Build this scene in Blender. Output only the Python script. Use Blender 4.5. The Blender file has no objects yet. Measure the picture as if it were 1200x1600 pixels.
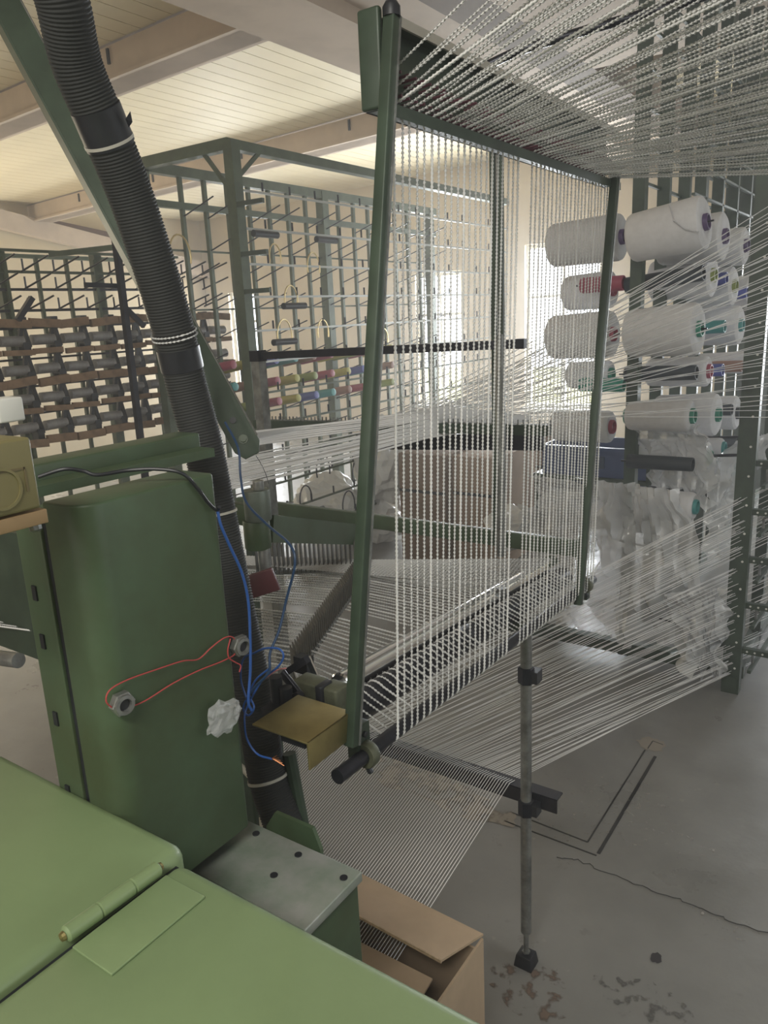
import bpy, bmesh, math, random
import numpy as np
from mathutils import Vector, Matrix, Euler
random.seed(7); rnd = random.Random(11)
scn = bpy.context.scene; COL = scn.collection
PI = math.pi
# ------------------------------------------------------------------ camera, world, lights, exposure
F = 1200.; PT = math.radians(14.3); RL = math.radians(2.7); AZ = math.radians(35); H = 1.65
def ray(px, py):
    x = (px-600)/F; y = -(py-800)/F
    u = x*math.cos(RL)+y*math.sin(RL); v = -x*math.sin(RL)+y*math.cos(RL)
    f = math.cos(PT)+v*math.sin(PT); z = -math.sin(PT)+v*math.cos(PT)
    return Vector((-math.sin(AZ)*f+math.cos(AZ)*u, math.cos(AZ)*f+math.sin(AZ)*u, z))
EYE = Vector((0, 0, H))
def atz(px, py, z): r = ray(px, py); return EYE+r*((z-H)/r.z)     # the world point at that height
def atx(px, py, x): r = ray(px, py); return EYE+r*(x/r.x)         # on the plane x = const
def aty(px, py, y): r = ray(px, py); return EYE+r*(y/r.y)         # on the plane y = const
cam = bpy.data.cameras.new('camera'); camo = bpy.data.objects.new('camera', cam); COL.objects.link(camo)
cam.sensor_fit = 'VERTICAL'; cam.sensor_height = 36; cam.lens = 36*F/1600; cam.clip_start = .02
fw = Vector((-math.sin(AZ)*math.cos(PT), math.cos(AZ)*math.cos(PT), -math.sin(PT)))
rt = Vector((math.cos(AZ), math.sin(AZ), 0)); up = rt.cross(fw)
r2 = rt*math.cos(RL)-up*math.sin(RL)*-1*-1; u2 = up*math.cos(RL)+rt*math.sin(RL)
# image x axis expressed in the unrolled frame is (cos, -sin): derived from ray() above
r2 = rt*math.cos(RL)-up*math.sin(RL); u2 = rt*math.sin(RL)+up*math.cos(RL)
M = Matrix((r2, u2, -fw)).transposed().to_4x4(); M.translation = EYE
camo.matrix_world = M; scn.camera = camo
scn.view_settings.view_transform = 'Standard'; scn.view_settings.look = 'None'
scn.view_settings.gamma = 1; scn.view_settings.use_curve_mapping = False
scn.view_settings.exposure = 0.0
W = bpy.data.worlds.new('sky'); scn.world = W; W.use_nodes = True
W.node_tree.nodes['Background'].inputs[0].default_value = (.86, .93, 1, 1)
W.node_tree.nodes['Background'].inputs[1].default_value = 6.0
scn.cycles.use_denoising = True
scn.cycles.max_bounces = 8; scn.cycles.diffuse_bounces = 4; scn.cycles.transparent_max_bounces = 24
scn.cycles.sample_clamp_indirect = 6; scn.cycles.caustics_reflective = False; scn.cycles.caustics_refractive = False
def area(name, loc, direction, sx, sy, power, color):
    l = bpy.data.lights.new(name, 'AREA'); l.shape = 'RECTANGLE'; l.size = sx; l.size_y = sy
    l.energy = power; l.color = color
    o = bpy.data.objects.new(name, l); COL.objects.link(o); o.location = loc
    o.rotation_euler = Vector(direction).to_track_quat('-Z', 'Y').to_euler(); return o
YB = 9.0; XL = -9.6; XR = 5.5; YF = -4.5      # the hall's walls
WIN = [((820, 383), (908, 640)), ((648, 428), (720, 640)), ((356, 458), (424, 604))]
wins = []
for (a, b) in WIN:
    p = aty(a[0], a[1], YB); q = aty(b[0], b[1], YB); wins.append([p.x, max(q.z, .45), max(q.x, p.x+.5), p.z])
wins[0][2] = wins[0][0]+.95; wins[1][2] = wins[1][0]+.7; wins[2][2] = wins[2][0]+.62
wins.append([-.4, .5, .9, 2.35])
for i, (x0, z0, x1, z1) in enumerate(wins):
    area('window_daylight', ((x0+x1)/2, YB+.3, (z0+z1)/2), (0, -1, -.12), x1-x0, z1-z0, [420, 260, 200, 320][i], (.93, .97, 1))
# large windows of the hall behind and to the right of the photographer
area('side_window_daylight', (XR-.03, 2.2, 2.3), (-1, 0, -.25), 4.4, 1.3, 130, (.88, .95, 1))
area('rear_window_daylight', (-1.5, YF+.05, 2.4), (0, 1, -.2), 5, 1.2, 110, (1, .97, .9))
area('left_warm_fill', (XL+.05, 3.4, 1.7), (1, .05, .3), 5.0, 1.6, 210, (1, .88, .66))  # added warm fill aimed upward to lift the ceiling; this wall has no window

area('ceiling_lamp_light', (.2, -1.3, 3.2), (-.1, .25, -1), 1.2, .5, 70, (1, .97, .88))
# ------------------------------------------------------------------ materials
MATS = {}
def mat(name, col, rough=.6, metal=0, var=.0, scale=8, bump=0, bscale=60, col2=None, spec=.5, emit=None, coord='Object'):
    if name in MATS: return MATS[name]
    m = bpy.data.materials.new(name); m.use_nodes = True; nt = m.node_tree; b = nt.nodes['Principled BSDF']
    b.inputs['Base Color'].default_value = (*col, 1); b.inputs['Roughness'].default_value = rough
    b.inputs['Metallic'].default_value = metal; b.inputs['Specular IOR Level'].default_value = spec
    tc = nt.nodes.new('ShaderNodeTexCoord')
    if var or col2:
        n = nt.nodes.new('ShaderNodeTexNoise'); n.inputs['Scale'].default_value = scale; n.inputs['Detail'].default_value = 6
        n.inputs['Roughness'].default_value = .62
        nt.links.new(tc.outputs[coord], n.inputs['Vector'])
        r = nt.nodes.new('ShaderNodeValToRGB'); c2 = col2 or tuple(c*(1-var) for c in col)
        r.color_ramp.elements[0].position = .36; r.color_ramp.elements[0].color = (*c2, 1)
        r.color_ramp.elements[1].position = .62; r.color_ramp.elements[1].color = (*col, 1)
        nt.links.new(n.outputs['Fac'], r.inputs['Fac']); nt.links.new(r.outputs['Color'], b.inputs['Base Color'])
    if bump:
        n = nt.nodes.new('ShaderNodeTexNoise'); n.inputs['Scale'].default_value = bscale
        nt.links.new(tc.outputs[coord], n.inputs['Vector'])
        q = nt.nodes.new('ShaderNodeBump'); q.inputs['Strength'].default_value = bump; q.inputs['Distance'].default_value = .005
        nt.links.new(n.outputs['Fac'], q.inputs['Height']); nt.links.new(q.outputs['Normal'], b.inputs['Normal'])
    if emit:
        b.inputs['Emission Color'].default_value = (*col, 1); b.inputs['Emission Strength'].default_value = emit
    MATS[name] = m; return m
HOOD = mat('light_green_enamel', (.215, .295, .145), .45, 0, .12, 5, .03, 160)
GREEN = mat('machine_green_enamel', (.068, .112, .062), .45, 0, .28, 5, .03, 120, col2=(.05, .07, .034))
RACKG = mat('rack_green_paint', (.085, .115, .065), .5, .1, .3, 12)
DKGRN = mat('dark_green_paint', (.052, .08, .054), .45, .1, .35, 10)
STEEL = mat('worn_steel', (.34, .35, .34), .42, .75, .45, 25, .1, 200)
CHROME = mat('polished_chrome', (.78, .8, .83), .13, 1)
BLACK = mat('black_rubber', (.018, .02, .026), .45, 0, .3, 20)
BLKSTEEL = mat('black_steel', (.04, .042, .055), .33, .6, .3, 20)
HOSE = mat('black_corrugated_plastic', (.032, .034, .034), .72, spec=.3)
BRASS = mat('yellow_passivated_steel', (.36, .3, .13), .32, .8, .25, 14)
CORD = mat('white_cord_yarn', (.78, .78, .77), .8)
THREAD = mat('white_thread', (.8, .8, .8), .75)
YARN = mat('white_yarn', (.76, .76, .78), .85, 0, .08, 30)
CARD = mat('corrugated_cardboard', (.56, .42, .29), .85, 0, .14, 9)
CARDIN = mat('cardboard_edge', (.6, .45, .3), .9, 0, .3, 80)
BROWNBOX = mat('brown_cardboard', (.22, .15, .1), .85, 0, .2, 9)
WOOD = mat('weathered_wood', (.27, .17, .1), .75, 0, .4, 14)
GREYROLL = mat('grey_roller', (.3, .29, .28), .5, .2, .3, 20)
WALL = mat('cream_plaster', (.6, .5, .34), .9, 0, .07, 1.2)
BEAM = mat('pale_beam_paint', (.58, .47, .37), .8, 0, .15, 3)
PANEL = mat('white_ceiling_panel', (.76, .67, .48), .5, 0, .12, 1.3)
WHITEP = mat('white_painted_frame', (.75, .75, .7), .5)
BLUE = mat('blue_plastic_wire', (.02, .08, .3), .4)
NAVY = mat('navy_wire', (.02, .045, .1), .4)
RED = mat('red_rubber', (.42, .06, .06), .5)
COPPER = mat('bare_copper', (.6, .25, .12), .35, 1)
YBOX = mat('yellowed_cream_plastic', (.2, .175, .075), .5, 0, .12, 9)
MAROON = mat('maroon_fibre_plate', (.09, .03, .035), .45)
OLIVE = mat('olive_cast_block', (.13, .14, .09), .55, .2, .4, 30)
DARKBLUE = mat('blue_crate_plastic', (.03, .06, .17), .45)
BEIGE = mat('beige_conduit', (.42, .39, .32), .5)
PURPLE = mat('purple_core', (.1, .06, .16), .5); GCORE = mat('green_core', (.03, .25, .17), .5)
OCORE = mat('olive_core', (.25, .3, .06), .5); BCORE = mat('blue_core', (.06, .08, .35), .5)
RCORE = mat('red_core', (.35, .06, .1), .5); TCORE = mat('teal_core', (.06, .3, .3), .5); KCORE = mat('charcoal_core', (.03, .04, .05), .55)
BRCORE = mat('brown_core', (.3, .16, .12), .6); YCORE = mat('yellow_green_core', (.45, .42, .1), .6)
LOOPW = mat('brass_wire', (.6, .48, .25), .35, .8)
def plastic_mat(nm='clear_plastic_film', FILM_MIX=.68):
    m = bpy.data.materials.new(nm); m.use_nodes = True; nt = m.node_tree; nt.nodes.clear()
    o = nt.nodes.new('ShaderNodeOutputMaterial'); t = nt.nodes.new('ShaderNodeBsdfTransparent')
    t.inputs[0].default_value = (.93, .94, .95, 1)
    p = nt.nodes.new('ShaderNodeBsdfPrincipled'); p.inputs['Base Color'].default_value = (.75, .76, .77, 1); p.inputs['Roughness'].default_value = .14
    mx = nt.nodes.new('ShaderNodeMixShader'); mx.inputs[0].default_value = FILM_MIX
    nt.links.new(t.outputs[0], mx.inputs[1]); nt.links.new(p.outputs[0], mx.inputs[2]); nt.links.new(mx.outputs[0], o.inputs[0]); return m
FILM = plastic_mat(); WRAP = plastic_mat('thin_clear_wrap', .28)
def glass_mat():
    m = bpy.data.materials.new('window_glass'); m.use_nodes = True; nt = m.node_tree; nt.nodes.clear()
    o = nt.nodes.new('ShaderNodeOutputMaterial'); t = nt.nodes.new('ShaderNodeBsdfTransparent'); g = nt.nodes.new('ShaderNodeBsdfGlossy')
    g.inputs['Roughness'].default_value = .03; mx = nt.nodes.new('ShaderNodeMixShader'); mx.inputs[0].default_value = .08
    nt.links.new(t.outputs[0], mx.inputs[1]); nt.links.new(g.outputs[0], mx.inputs[2]); nt.links.new(mx.outputs[0], o.inputs[0]); return m
GLASS = glass_mat()
def floor_mat():
    m = bpy.data.materials.new('painted_concrete_floor'); m.use_nodes = True; nt = m.node_tree; b = nt.nodes['Principled BSDF']
    tc = nt.nodes.new('ShaderNodeTexCoord')
    def noise(s, d=8, r=.6):
        n = nt.nodes.new('ShaderNodeTexNoise'); n.inputs['Scale'].default_value = s; n.inputs['Detail'].default_value = d
        n.inputs['Roughness'].default_value = r; nt.links.new(tc.outputs['Object'], n.inputs['Vector']); return n
    def ramp(n, p0, c0, p1, c1):
        r = nt.nodes.new('ShaderNodeValToRGB'); e = r.color_ramp.elements
        e[0].position = p0; e[0].color = (*c0, 1); e[1].position = p1; e[1].color = (*c1, 1)
        nt.links.new(n.outputs['Fac'], r.inputs['Fac']); return r
    def mix(f, a, bb):
        x = nt.nodes.new('ShaderNodeMix'); x.data_type = 'RGBA'
        nt.links.new(f, x.inputs['Factor']); nt.links.new(a, x.inputs['A'])
        if isinstance(bb, tuple): x.inputs['B'].default_value = (*bb, 1)
        else: nt.links.new(bb, x.inputs['B'])
        return x.outputs['Result']
    base = ramp(noise(2.2), .3, (.2, .198, .19), .7, (.28, .278, .268)).outputs[0]
    spots = ramp(noise(9, 10, .7), .62, (0, 0, 0), .7, (.7, .7, .7)).outputs[0]
    c = mix(spots, base, (.15, .145, .135))
    chips = ramp(noise(26, 6, .55), .665, (0, 0, 0), .69, (1, 1, 1)).outputs[0]
    zone = ramp(noise(1.6, 3), .5, (0, 0, 0), .62, (.6, .6, .6)).outputs[0]
    mm = nt.nodes.new('ShaderNodeMath'); mm.operation = 'MULTIPLY'; nt.links.new(chips, mm.inputs[0]); nt.links.new(zone, mm.inputs[1])
    c = mix(mm.outputs[0], c, (.34, .32, .29))
    nt.links.new(c, b.inputs['Base Color'])
    rr = ramp(noise(3.5), .3, (.22, .22, .22), .7, (.5, .5, .5)); nt.links.new(rr.outputs[0], b.inputs['Roughness'])
    q = nt.nodes.new('ShaderNodeBump'); q.inputs['Strength'].default_value = .08; q.inputs['Distance'].default_value = .01
    nt.links.new(noise(40).outputs['Fac'], q.inputs['Height']); nt.links.new(q.outputs[0], b.inputs['Normal'])
    return m
FLOOR = floor_mat()
def patchy(name, col, scale, thr):   # irregular stain or bare patch that breaks up towards its edge
    m = bpy.data.materials.new(name); m.use_nodes = True; nt = m.node_tree; b = nt.nodes['Principled BSDF']
    b.inputs['Base Color'].default_value = (*col, 1); b.inputs['Roughness'].default_value = .7
    tc = nt.nodes.new('ShaderNodeTexCoord'); n = nt.nodes.new('ShaderNodeTexNoise'); n.inputs['Scale'].default_value = scale; n.inputs['Detail'].default_value = 8
    nt.links.new(tc.outputs['Object'], n.inputs['Vector'])
    r = nt.nodes.new('ShaderNodeValToRGB'); r.color_ramp.elements[0].position = thr; r.color_ramp.elements[1].position = thr+.14
    nt.links.new(n.outputs['Fac'], r.inputs['Fac']); nt.links.new(r.outputs[0], b.inputs['Alpha']); return m

# ------------------------------------------------------------------ mesh helpers
class MB:
    def __init__(s): s.v = []; s.f = []
    def add(s, vs, fs):
        k = len(s.v); s.v += [tuple(v) for v in vs]; s.f += [tuple(i+k for i in f) for f in fs]; return s
    def box(s, c, size, R=None):
        hx, hy, hz = size[0]/2, size[1]/2, size[2]/2; c = Vector(c)
        vs = [Vector((x*hx, y*hy, z*hz)) for x in (-1, 1) for y in (-1, 1) for z in (-1, 1)]
        if R is not None: vs = [R @ v for v in vs]
        return s.add([v+c for v in vs], [(0,1,3,2),(4,6,7,5),(0,4,5,1),(2,3,7,6),(0,2,6,4),(1,5,7,3)])
    def bb(s, lo, hi): return s.box([(a+b)/2 for a, b in zip(lo, hi)], [b-a for a, b in zip(lo, hi)])
    def bar(s, p, q, w, h, upv=(0, 0, 1)):
        p = Vector(p); q = Vector(q); d = (q-p); L = d.length; d.normalize(); u = Vector(upv)
        sd = d.cross(u)
        if sd.length < 1e-4: sd = d.cross(Vector((0, 1, 0)))
        sd.normalize(); u = sd.cross(d)
        return s.box((p+q)/2, (L, w, h), Matrix((d, sd, u)).transposed())
    def tube(s, pts, r, n=8, caps=True):
        pts = [Vector(p) for p in pts]; m = len(pts); rs = r if isinstance(r, (list, tuple)) else [r]*m
        t = [(pts[min(i+1, m-1)]-pts[max(i-1, 0)]).normalized() for i in range(m)]
        a = Vector((0, 0, 1)) if abs(t[0].z) < .9 else Vector((1, 0, 0))
        u = t[0].cross(a).normalized(); vs = []
        for i in range(m):
            u = (u-t[i]*u.dot(t[i])).normalized(); w = t[i].cross(u)
            for j in range(n):
                an = 2*PI*j/n; vs.append(pts[i]+(u*math.cos(an)+w*math.sin(an))*rs[i])
        fs = [(i*n+j, i*n+(j+1) % n, (i+1)*n+(j+1) % n, (i+1)*n+j) for i in range(m-1) for j in range(n)]
        if caps: fs += [tuple(range(n))[::-1], tuple((m-1)*n+j for j in range(n))]
        return s.add(vs, fs)
    def lathe(s, prof, p, axis, n=24):          # prof = [(along, radius)]
        ax = Vector(axis).normalized(); p = Vector(p)
        return s.tube_prof(p, ax, prof, n)
    def tube_prof(s, p, ax, prof, n):
        a = Vector((0, 0, 1)) if abs(ax.z) < .9 else Vector((1, 0, 0)); u = ax.cross(a).normalized(); w = ax.cross(u); vs = []
        for (l, r) in prof:
            for j in range(n):
                an = 2*PI*j/n; vs.append(p+ax*l+(u*math.cos(an)+w*math.sin(an))*max(r, 1e-4))
        m = len(prof)
        fs = [(i*n+j, i*n+(j+1) % n, (i+1)*n+(j+1) % n, (i+1)*n+j) for i in range(m-1) for j in range(n)]
        fs += [tuple(range(n))[::-1], tuple((m-1)*n+j for j in range(n))]
        return s.add(vs, fs)
    def prism(s, poly, off):                    # closed polygon of 3-D points swept by off
        off = Vector(off); a = [Vector(p) for p in poly]; n = len(a)
        return s.add(a+[p+off for p in a], [tuple(range(n))[::-1], tuple(range(n, 2*n))]+[(i, (i+1) % n, n+(i+1) % n, n+i) for i in range(n)])
    def mesh(s, name, m, org=(0, 0, 0), smooth=False, bevel=0):
        me = bpy.data.meshes.new(name); o = Vector(org)
        me.from_pydata([Vector(v)-o for v in s.v], [], s.f); me.update()
        bm = bmesh.new(); bm.from_mesh(me); bmesh.ops.recalc_face_normals(bm, faces=bm.faces)
        if bevel:
            es = [e for e in bm.edges if len(e.link_faces) == 2 and e.calc_face_angle(0) > .6]
            bmesh.ops.bevel(bm, geom=es, offset=bevel, segments=3, profile=.5, affect='EDGES', clamp_overlap=True)
        bm.to_mesh(me); bm.free(); me.materials.append(m)
        if smooth or bevel:
            me.polygons.foreach_set('use_smooth', [True]*len(me.polygons))
            try: me.set_sharp_from_angle(angle=math.radians(40))
            except Exception: pass
        return me
    def build(s, name, m, parent=None, smooth=False, bevel=0, org=None):
        if org is None: org = parent.matrix_world.translation if parent is not None else (0, 0, 0)
        wl = Vector(org)
        o = bpy.data.objects.new(name, s.mesh(name, m, wl, smooth, bevel)); COL.objects.link(o)
        if parent is not None: o.parent = parent
        else: o.location = wl; o.matrix_world = Matrix.Translation(wl)
        return o
def tag(o, label=None, cat=None, group=None, kind=None):
    if label: o['label'] = label
    if cat: o['category'] = cat
    if group: o['group'] = group
    if kind: o['kind'] = kind
    return o
def empty(name, loc, label, cat, group=None):
    o = bpy.data.objects.new(name, None); COL.objects.link(o); o.location = loc; o.matrix_world = Matrix.Translation(loc)
    o.empty_display_size = .05; return tag(o, label, cat, group)
def struct(name, mb, m, **k): return tag(mb.build(name, m, **k), kind='structure')
def cyl(p, q, r, n=12): return MB().tube([p, q], r, n)
def curve(pts, k=8):                            # Catmull-Rom through the points
    P = [Vector(p) for p in pts]; P = [P[0]*2-P[1]]+P+[P[-1]*2-P[-2]]; out = []
    for i in range(1, len(P)-2):
        a, b, c, d = P[i-1:i+3]
        for j in range(k):
            t = j/k; out.append(.5*((2*b)+(c-a)*t+(2*a-5*b+4*c-d)*t*t+(3*b-a-3*c+d)*t**3))
    out.append(P[-2]); return out
def rope(name, pts, r, step=.0021, flat=.5, turn=1.02, m=CORD, phase=0):
    """two-ply twisted cord: a flattened section that turns as it goes, as one mesh"""
    P = np.array([tuple(p) for p in pts]); seg = np.linalg.norm(np.diff(P, axis=0), axis=1); S = np.concatenate([[0], np.cumsum(seg)])
    n = max(4, int(S[-1]/step)); t = np.linspace(0, S[-1], n)
    C = np.stack([np.interp(t, S, P[:, k]) for k in range(3)], 1)
    T = np.gradient(C, axis=0); T /= np.linalg.norm(T, axis=1)[:, None]
    A = np.array([.31, .94, .12]); U = np.cross(T, A); U /= np.linalg.norm(U, axis=1)[:, None]; V = np.cross(T, U)
    th = phase+np.arange(n)*turn
    e1 = U*np.cos(th)[:, None]+V*np.sin(th)[:, None]; e2 = -U*np.sin(th)[:, None]+V*np.cos(th)[:, None]
    vs = np.stack([C+e1*r, C+e2*r*flat, C-e1*r, C-e2*r*flat], 1).reshape(-1, 3)
    i = np.arange(n-1)[:, None]*4; j = np.arange(4)[None]; j2 = (j+1) % 4
    # the strips follow the twist
    fs = np.stack([i+j, i+j2, i+4+j2, i+4+j], 2).reshape(-1, 4)
    me = bpy.data.meshes.new(name); me.vertices.add(len(vs)); me.vertices.foreach_set('co', vs.ravel())
    me.loops.add(fs.size); me.loops.foreach_set('vertex_index', fs.ravel()); me.polygons.add(len(fs))
    me.polygons.foreach_set('loop_start', np.arange(0, fs.size, 4)); me.update(calc_edges=True)
    me.polygons.foreach_set('use_smooth', np.ones(len(fs), bool)); me.materials.append(m)
    o = bpy.data.objects.new(name, me); COL.objects.link(o); return o

# ------------------------------------------------------------------ THE SETTING
struct('floor', MB().bb((XL-.2, YF-.2, -.1), (XR+.2, YB+.2, 0)), FLOOR)
zc = lambda x: 3.40+.034*(x+4)                   # underside of the roof panels; they fall gently to the left
# back wall around its three windows
mb = MB(); xs = XL
for (x0, z0, x1, z1) in sorted(wins):
    mb.bb((xs, YB, 0), (x0, YB+.2, 4.2)); mb.bb((x0, YB, 0), (x1, YB+.2, z0)); mb.bb((x0, YB, z1), (x1, YB+.2, 4.2)); xs = x1
mb.bb((xs, YB, 0), (XR, YB+.2, 4.2)); struct('wall_back', mb, WALL)
struct('wall_left', MB().bb((XL-.2, YF, 0), (XL, YB+.2, 4.2)), WALL)
struct('wall_right', MB().bb((XR, YF, 0), (XR+.2, YB+.2, 4.2)), WALL)
struct('wall_front', MB().bb((XL, YF-.2, 0), (XR, YF, 4.2)), WALL)
for i, (x0, z0, x1, z1) in enumerate(wins):
    f = MB(); t = .05
    for a, b in (((x0, z0), (x1, z0+t)), ((x0, z1-t), (x1, z1)), ((x0, z0+t), (x0+t, z1-t)), ((x1-t, z0+t), (x1, z1-t)), (((x0+x1)/2-.02, z0+t), ((x0+x1)/2+.02, z1-t)), ((x0+t, z0+(z1-z0)*.68), (x1-t, z0+(z1-z0)*.68+.035))):
        f.bb((a[0], YB+.06, a[1]), (b[0], YB+.12, b[1]))
    w = struct('window_%d' % (i+1), f, WHITEP)
    MB().bb((x0+t, YB+.085, z0+t), (x1-t, YB+.091, z1-t)).build('pane', GLASS, w)
    MB().bb((x0-.04, YB-.05, z0-.04), (x1+.04, YB+.1, z0)).build('window_sill', WHITEP, w)
struct('ground', MB().bb((-16, YB+.25, -.3), (8, 24, -.2)), mat('dry_grass', (.45, .42, .16), .9, 0, .3, 2))
# roof: slab, boards and beams
ce = struct('ceiling', MB().add([(XL-.2, YF, zc(XL-.2)+.036), (XR+.2, YF, zc(XR+.2)+.05), (XR+.2, YB+.2, zc(XR+.2)+.05), (XL-.2, YB+.2, zc(XL-.2)+.05),
     (XL-.2, YF, zc(XL-.2)+.2), (XR+.2, YF, zc(XR+.2)+.2), (XR+.2, YB+.2, zc(XR+.2)+.2), (XL-.2, YB+.2, zc(XL-.2)+.2)],
     [(0, 1, 2, 3), (4, 7, 6, 5), (0, 4, 5, 1), (1, 5, 6, 2), (2, 6, 7, 3), (3, 7, 4, 0)]), BEAM)
BY = [(-3.7, -3.5), (-1.35, -1.15), (1.1, 1.3), (3.55, 3.75), (6.1, 6.3)]
tilt = math.atan(.034)
for bay in ((1.3, 3.55), (3.75, 6.1), (6.3, 9.0)):
    L = bay[1]-bay[0]; proto = MB().box((0, 0, 0), (.138, L, .02)).mesh('roof_panel', PANEL)
    x = XL+.08
    while x < 1.2:
        o = bpy.data.objects.new('roof_panel', proto); COL.objects.link(o); o.parent = ce
        o.location = (x, (bay[0]+bay[1])/2, zc(x)+.025); o.rotation_euler = (0, -tilt, 0); x += .144
def beam_x(y0, y1, x0, x1, d=.2):
    m = MB()
    m.add([(x0, y0, zc(x0)-d), (x1, y0, zc(x1)-d), (x1, y1, zc(x1)-d), (x0, y1, zc(x0)-d), (x0, y0, zc(x0)), (x1, y0, zc(x1)), (x1, y1, zc(x1)), (x0, y1, zc(x0))],
          [(0, 3, 2, 1), (4, 5, 6, 7), (0, 1, 5, 4), (1, 2, 6, 5), (2, 3, 7, 6), (3, 0, 4, 7)])
    # lower flange lip
    m.add([(x0, y0-.03, zc(x0)-d-.0), (x1, y0-.03, zc(x1)-d), (x1, y1+.03, zc(x1)-d), (x0, y1+.03, zc(x0)-d), (x0, y0-.03, zc(x0)-d+.02), (x1, y0-.03, zc(x1)-d+.02), (x1, y1+.03, zc(x1)-d+.02), (x0, y1+.03, zc(x0)-d+.02)],
          [(0, 3, 2, 1), (4, 5, 6, 7), (0, 1, 5, 4), (1, 2, 6, 5), (2, 3, 7, 6), (3, 0, 4, 7)])
    return m
for i, (a, b) in enumerate(BY):
    t = struct('trim_%d' % (i+1), beam_x(a, b, XL, XR, .2), BEAM)
    for x in np.arange(-8.5, -1, 1.35):
        MB().box((x, a-.006, zc(x)-.06), (.02, .012, .09)).build('clip', BLKSTEEL, t)
# the girder across them, running away from the camera
g = MB(); g.bb((-3.13, YF, 3.14), (-2.62, YB, 3.2)); g.bb((-2.98, YF, 3.2), (-2.77, YB, 3.46))
g.bb((-3.13, YF, 3.2), (-3.1, YB, 3.24)); g.bb((-2.65, YF, 3.2), (-2.62, YB, 3.24))
struct('trim_6', g, BEAM)
struct('trim_7', MB().bb((-2.3, YF, 3.2), (-2.02, YB, 3.42)), mat('flute_shade_brown', (.16, .12, .09), .8))  # dark colour stands in for the shadowed flute beside the girder
struct('trim_10', MB().bb((-2.62, YF, 3.22), (-2.3, YB, 3.3)), BEAM)
struct('trim_11', MB().bb((-2.02, YF, 3.2), (-.85, 5.6, 3.3)), BEAM)
# white rafter along the left wall
p, q = atx(-20, 338, XL+.1), atx(330, 425, XL+.1)
struct('trim_8', MB().bar(p, q, .12, .22), BEAM)
p, q = atx(60, 350, XL+.08), atx(185, 376, XL+.08)
struct('trim_9', MB().bar(p, q, .05, .17), mat('gap_shade_red_brown', (.09, .04, .025), .8))  # dark strip painting in the shade of a gap by the rafter
# painted outline and cracks in the floor
LINE = mat('dark_floor_line', (.035, .035, .036), .6)
def fl(name, a, b, w, m=LINE, z=.0008):
    p = atz(*a, 0); q = atz(*b, 0); return struct(name, MB().bar((p.x, p.y, z), (q.x, q.y, z), w, .0012), m)
fl('floor_line', (935, 1334), (1024, 1182), .011); fl('floor_line', (918, 1316), (1008, 1172), .005)
fl('floor_line', (932, 1337), (788, 1283), .005); fl('floor_line', (918, 1316), (800, 1270), .005)
fl('floor_line', (1020, 1158), (1012, 1170), .004); fl('floor_line', (1020, 1158), (1036, 1164), .004)
ck = [(870, 1340), (905, 1345), (945, 1362), (1000, 1385), (1060, 1405), (1120, 1430), (1165, 1448), (1210, 1462)]
pts = []
for a, b in zip(ck, ck[1:]):
    p, q = atz(*a, 0), atz(*b, 0)
    for k in range(6):
        v = p.lerp(q, k/6); pts.append(v+Vector((rnd.uniform(-.006, .006), rnd.uniform(-.006, .006), .0008)))
struct('floor_crack', MB().tube(pts, .0018, 4), LINE)
def stain(c, rx, ry, m, seed, z=.0012):
    r = random.Random(seed); p = atz(*c, 0); n = 22
    vs = [(p.x+rx*math.cos(2*PI*i/n)*r.uniform(.75, 1.1), p.y+ry*math.sin(2*PI*i/n)*r.uniform(.75, 1.1), z) for i in range(n)]
    struct('floor_stain', MB().add(vs, [tuple(range(n))]), m)
PALE = patchy('bare_plaster_patch', (.36, .32, .27), 16, .42); PALE2 = patchy('chipped_paint', (.4, .385, .36), 42, .6)
RUST = patchy('rust_stain', (.17, .125, .1), 30, .52); DARKS = patchy('oil_stain', (.13, .125, .12), 34, .54)
stain((1018, 1163), .055, .055, mat('plaster_spot', (.3, .27, .23), .8), 1)
stain((640, 1215), .3, .09, PALE, 2); stain((740, 1260), .18, .07, PALE, 3, .0014); stain((900, 1290), .16, .1, PALE2, 4)
stain((960, 1240), .2, .14, PALE2, 5, .0014); stain((1010, 1300), .22, .1, PALE2, 12, .0016)
stain((830, 1545), .11, .09, RUST, 6); stain((1010, 1570), .13, .08, DARKS, 7); stain((1025, 1497), .016, .02, mat('tar_spot', (.04, .035, .04), .5), 8)
stain((1140, 1450), .1, .05, PALE2, 9)

# ------------------------------------------------------------------ THE LOOM: curtain frame, rollers, bars
XC = -.64
top_n, top_f = Vector((XC, .96, 1.93)), Vector((XC, 1.93, 1.93))
fr = empty('cord_frame', (XC, .85, .95), 'tall green frame carrying the hanging curtain of white cords', 'frame')
pn0, pn1 = atx(612, 26, XC+.012), atx(549, 1165, XC+.012)
MB().bar(pn1, pn0, .017, .018, (1, 0, 0)).build('post', DKGRN, fr, bevel=.002)
MB().bar(pn1+Vector((.009, .007, 0)), pn0+Vector((.009, .007, 0)), .003, .004, (1, 0, 0)).build('edge_strip', STEEL, fr)
pf0, pf1 = atx(961, 272, XC+.012), atx(903, 945, XC+.012)
MB().bar(pf1, pf0, .016, .018, (1, 0, 0)).build('post', DKGRN, fr, bevel=.002)
MB().bar(pf1+Vector((.009, .007, 0)), pf0+Vector((.009, .007, 0)), .003, .003, (1, 0, 0)).build('edge_strip', STEEL, fr)
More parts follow.
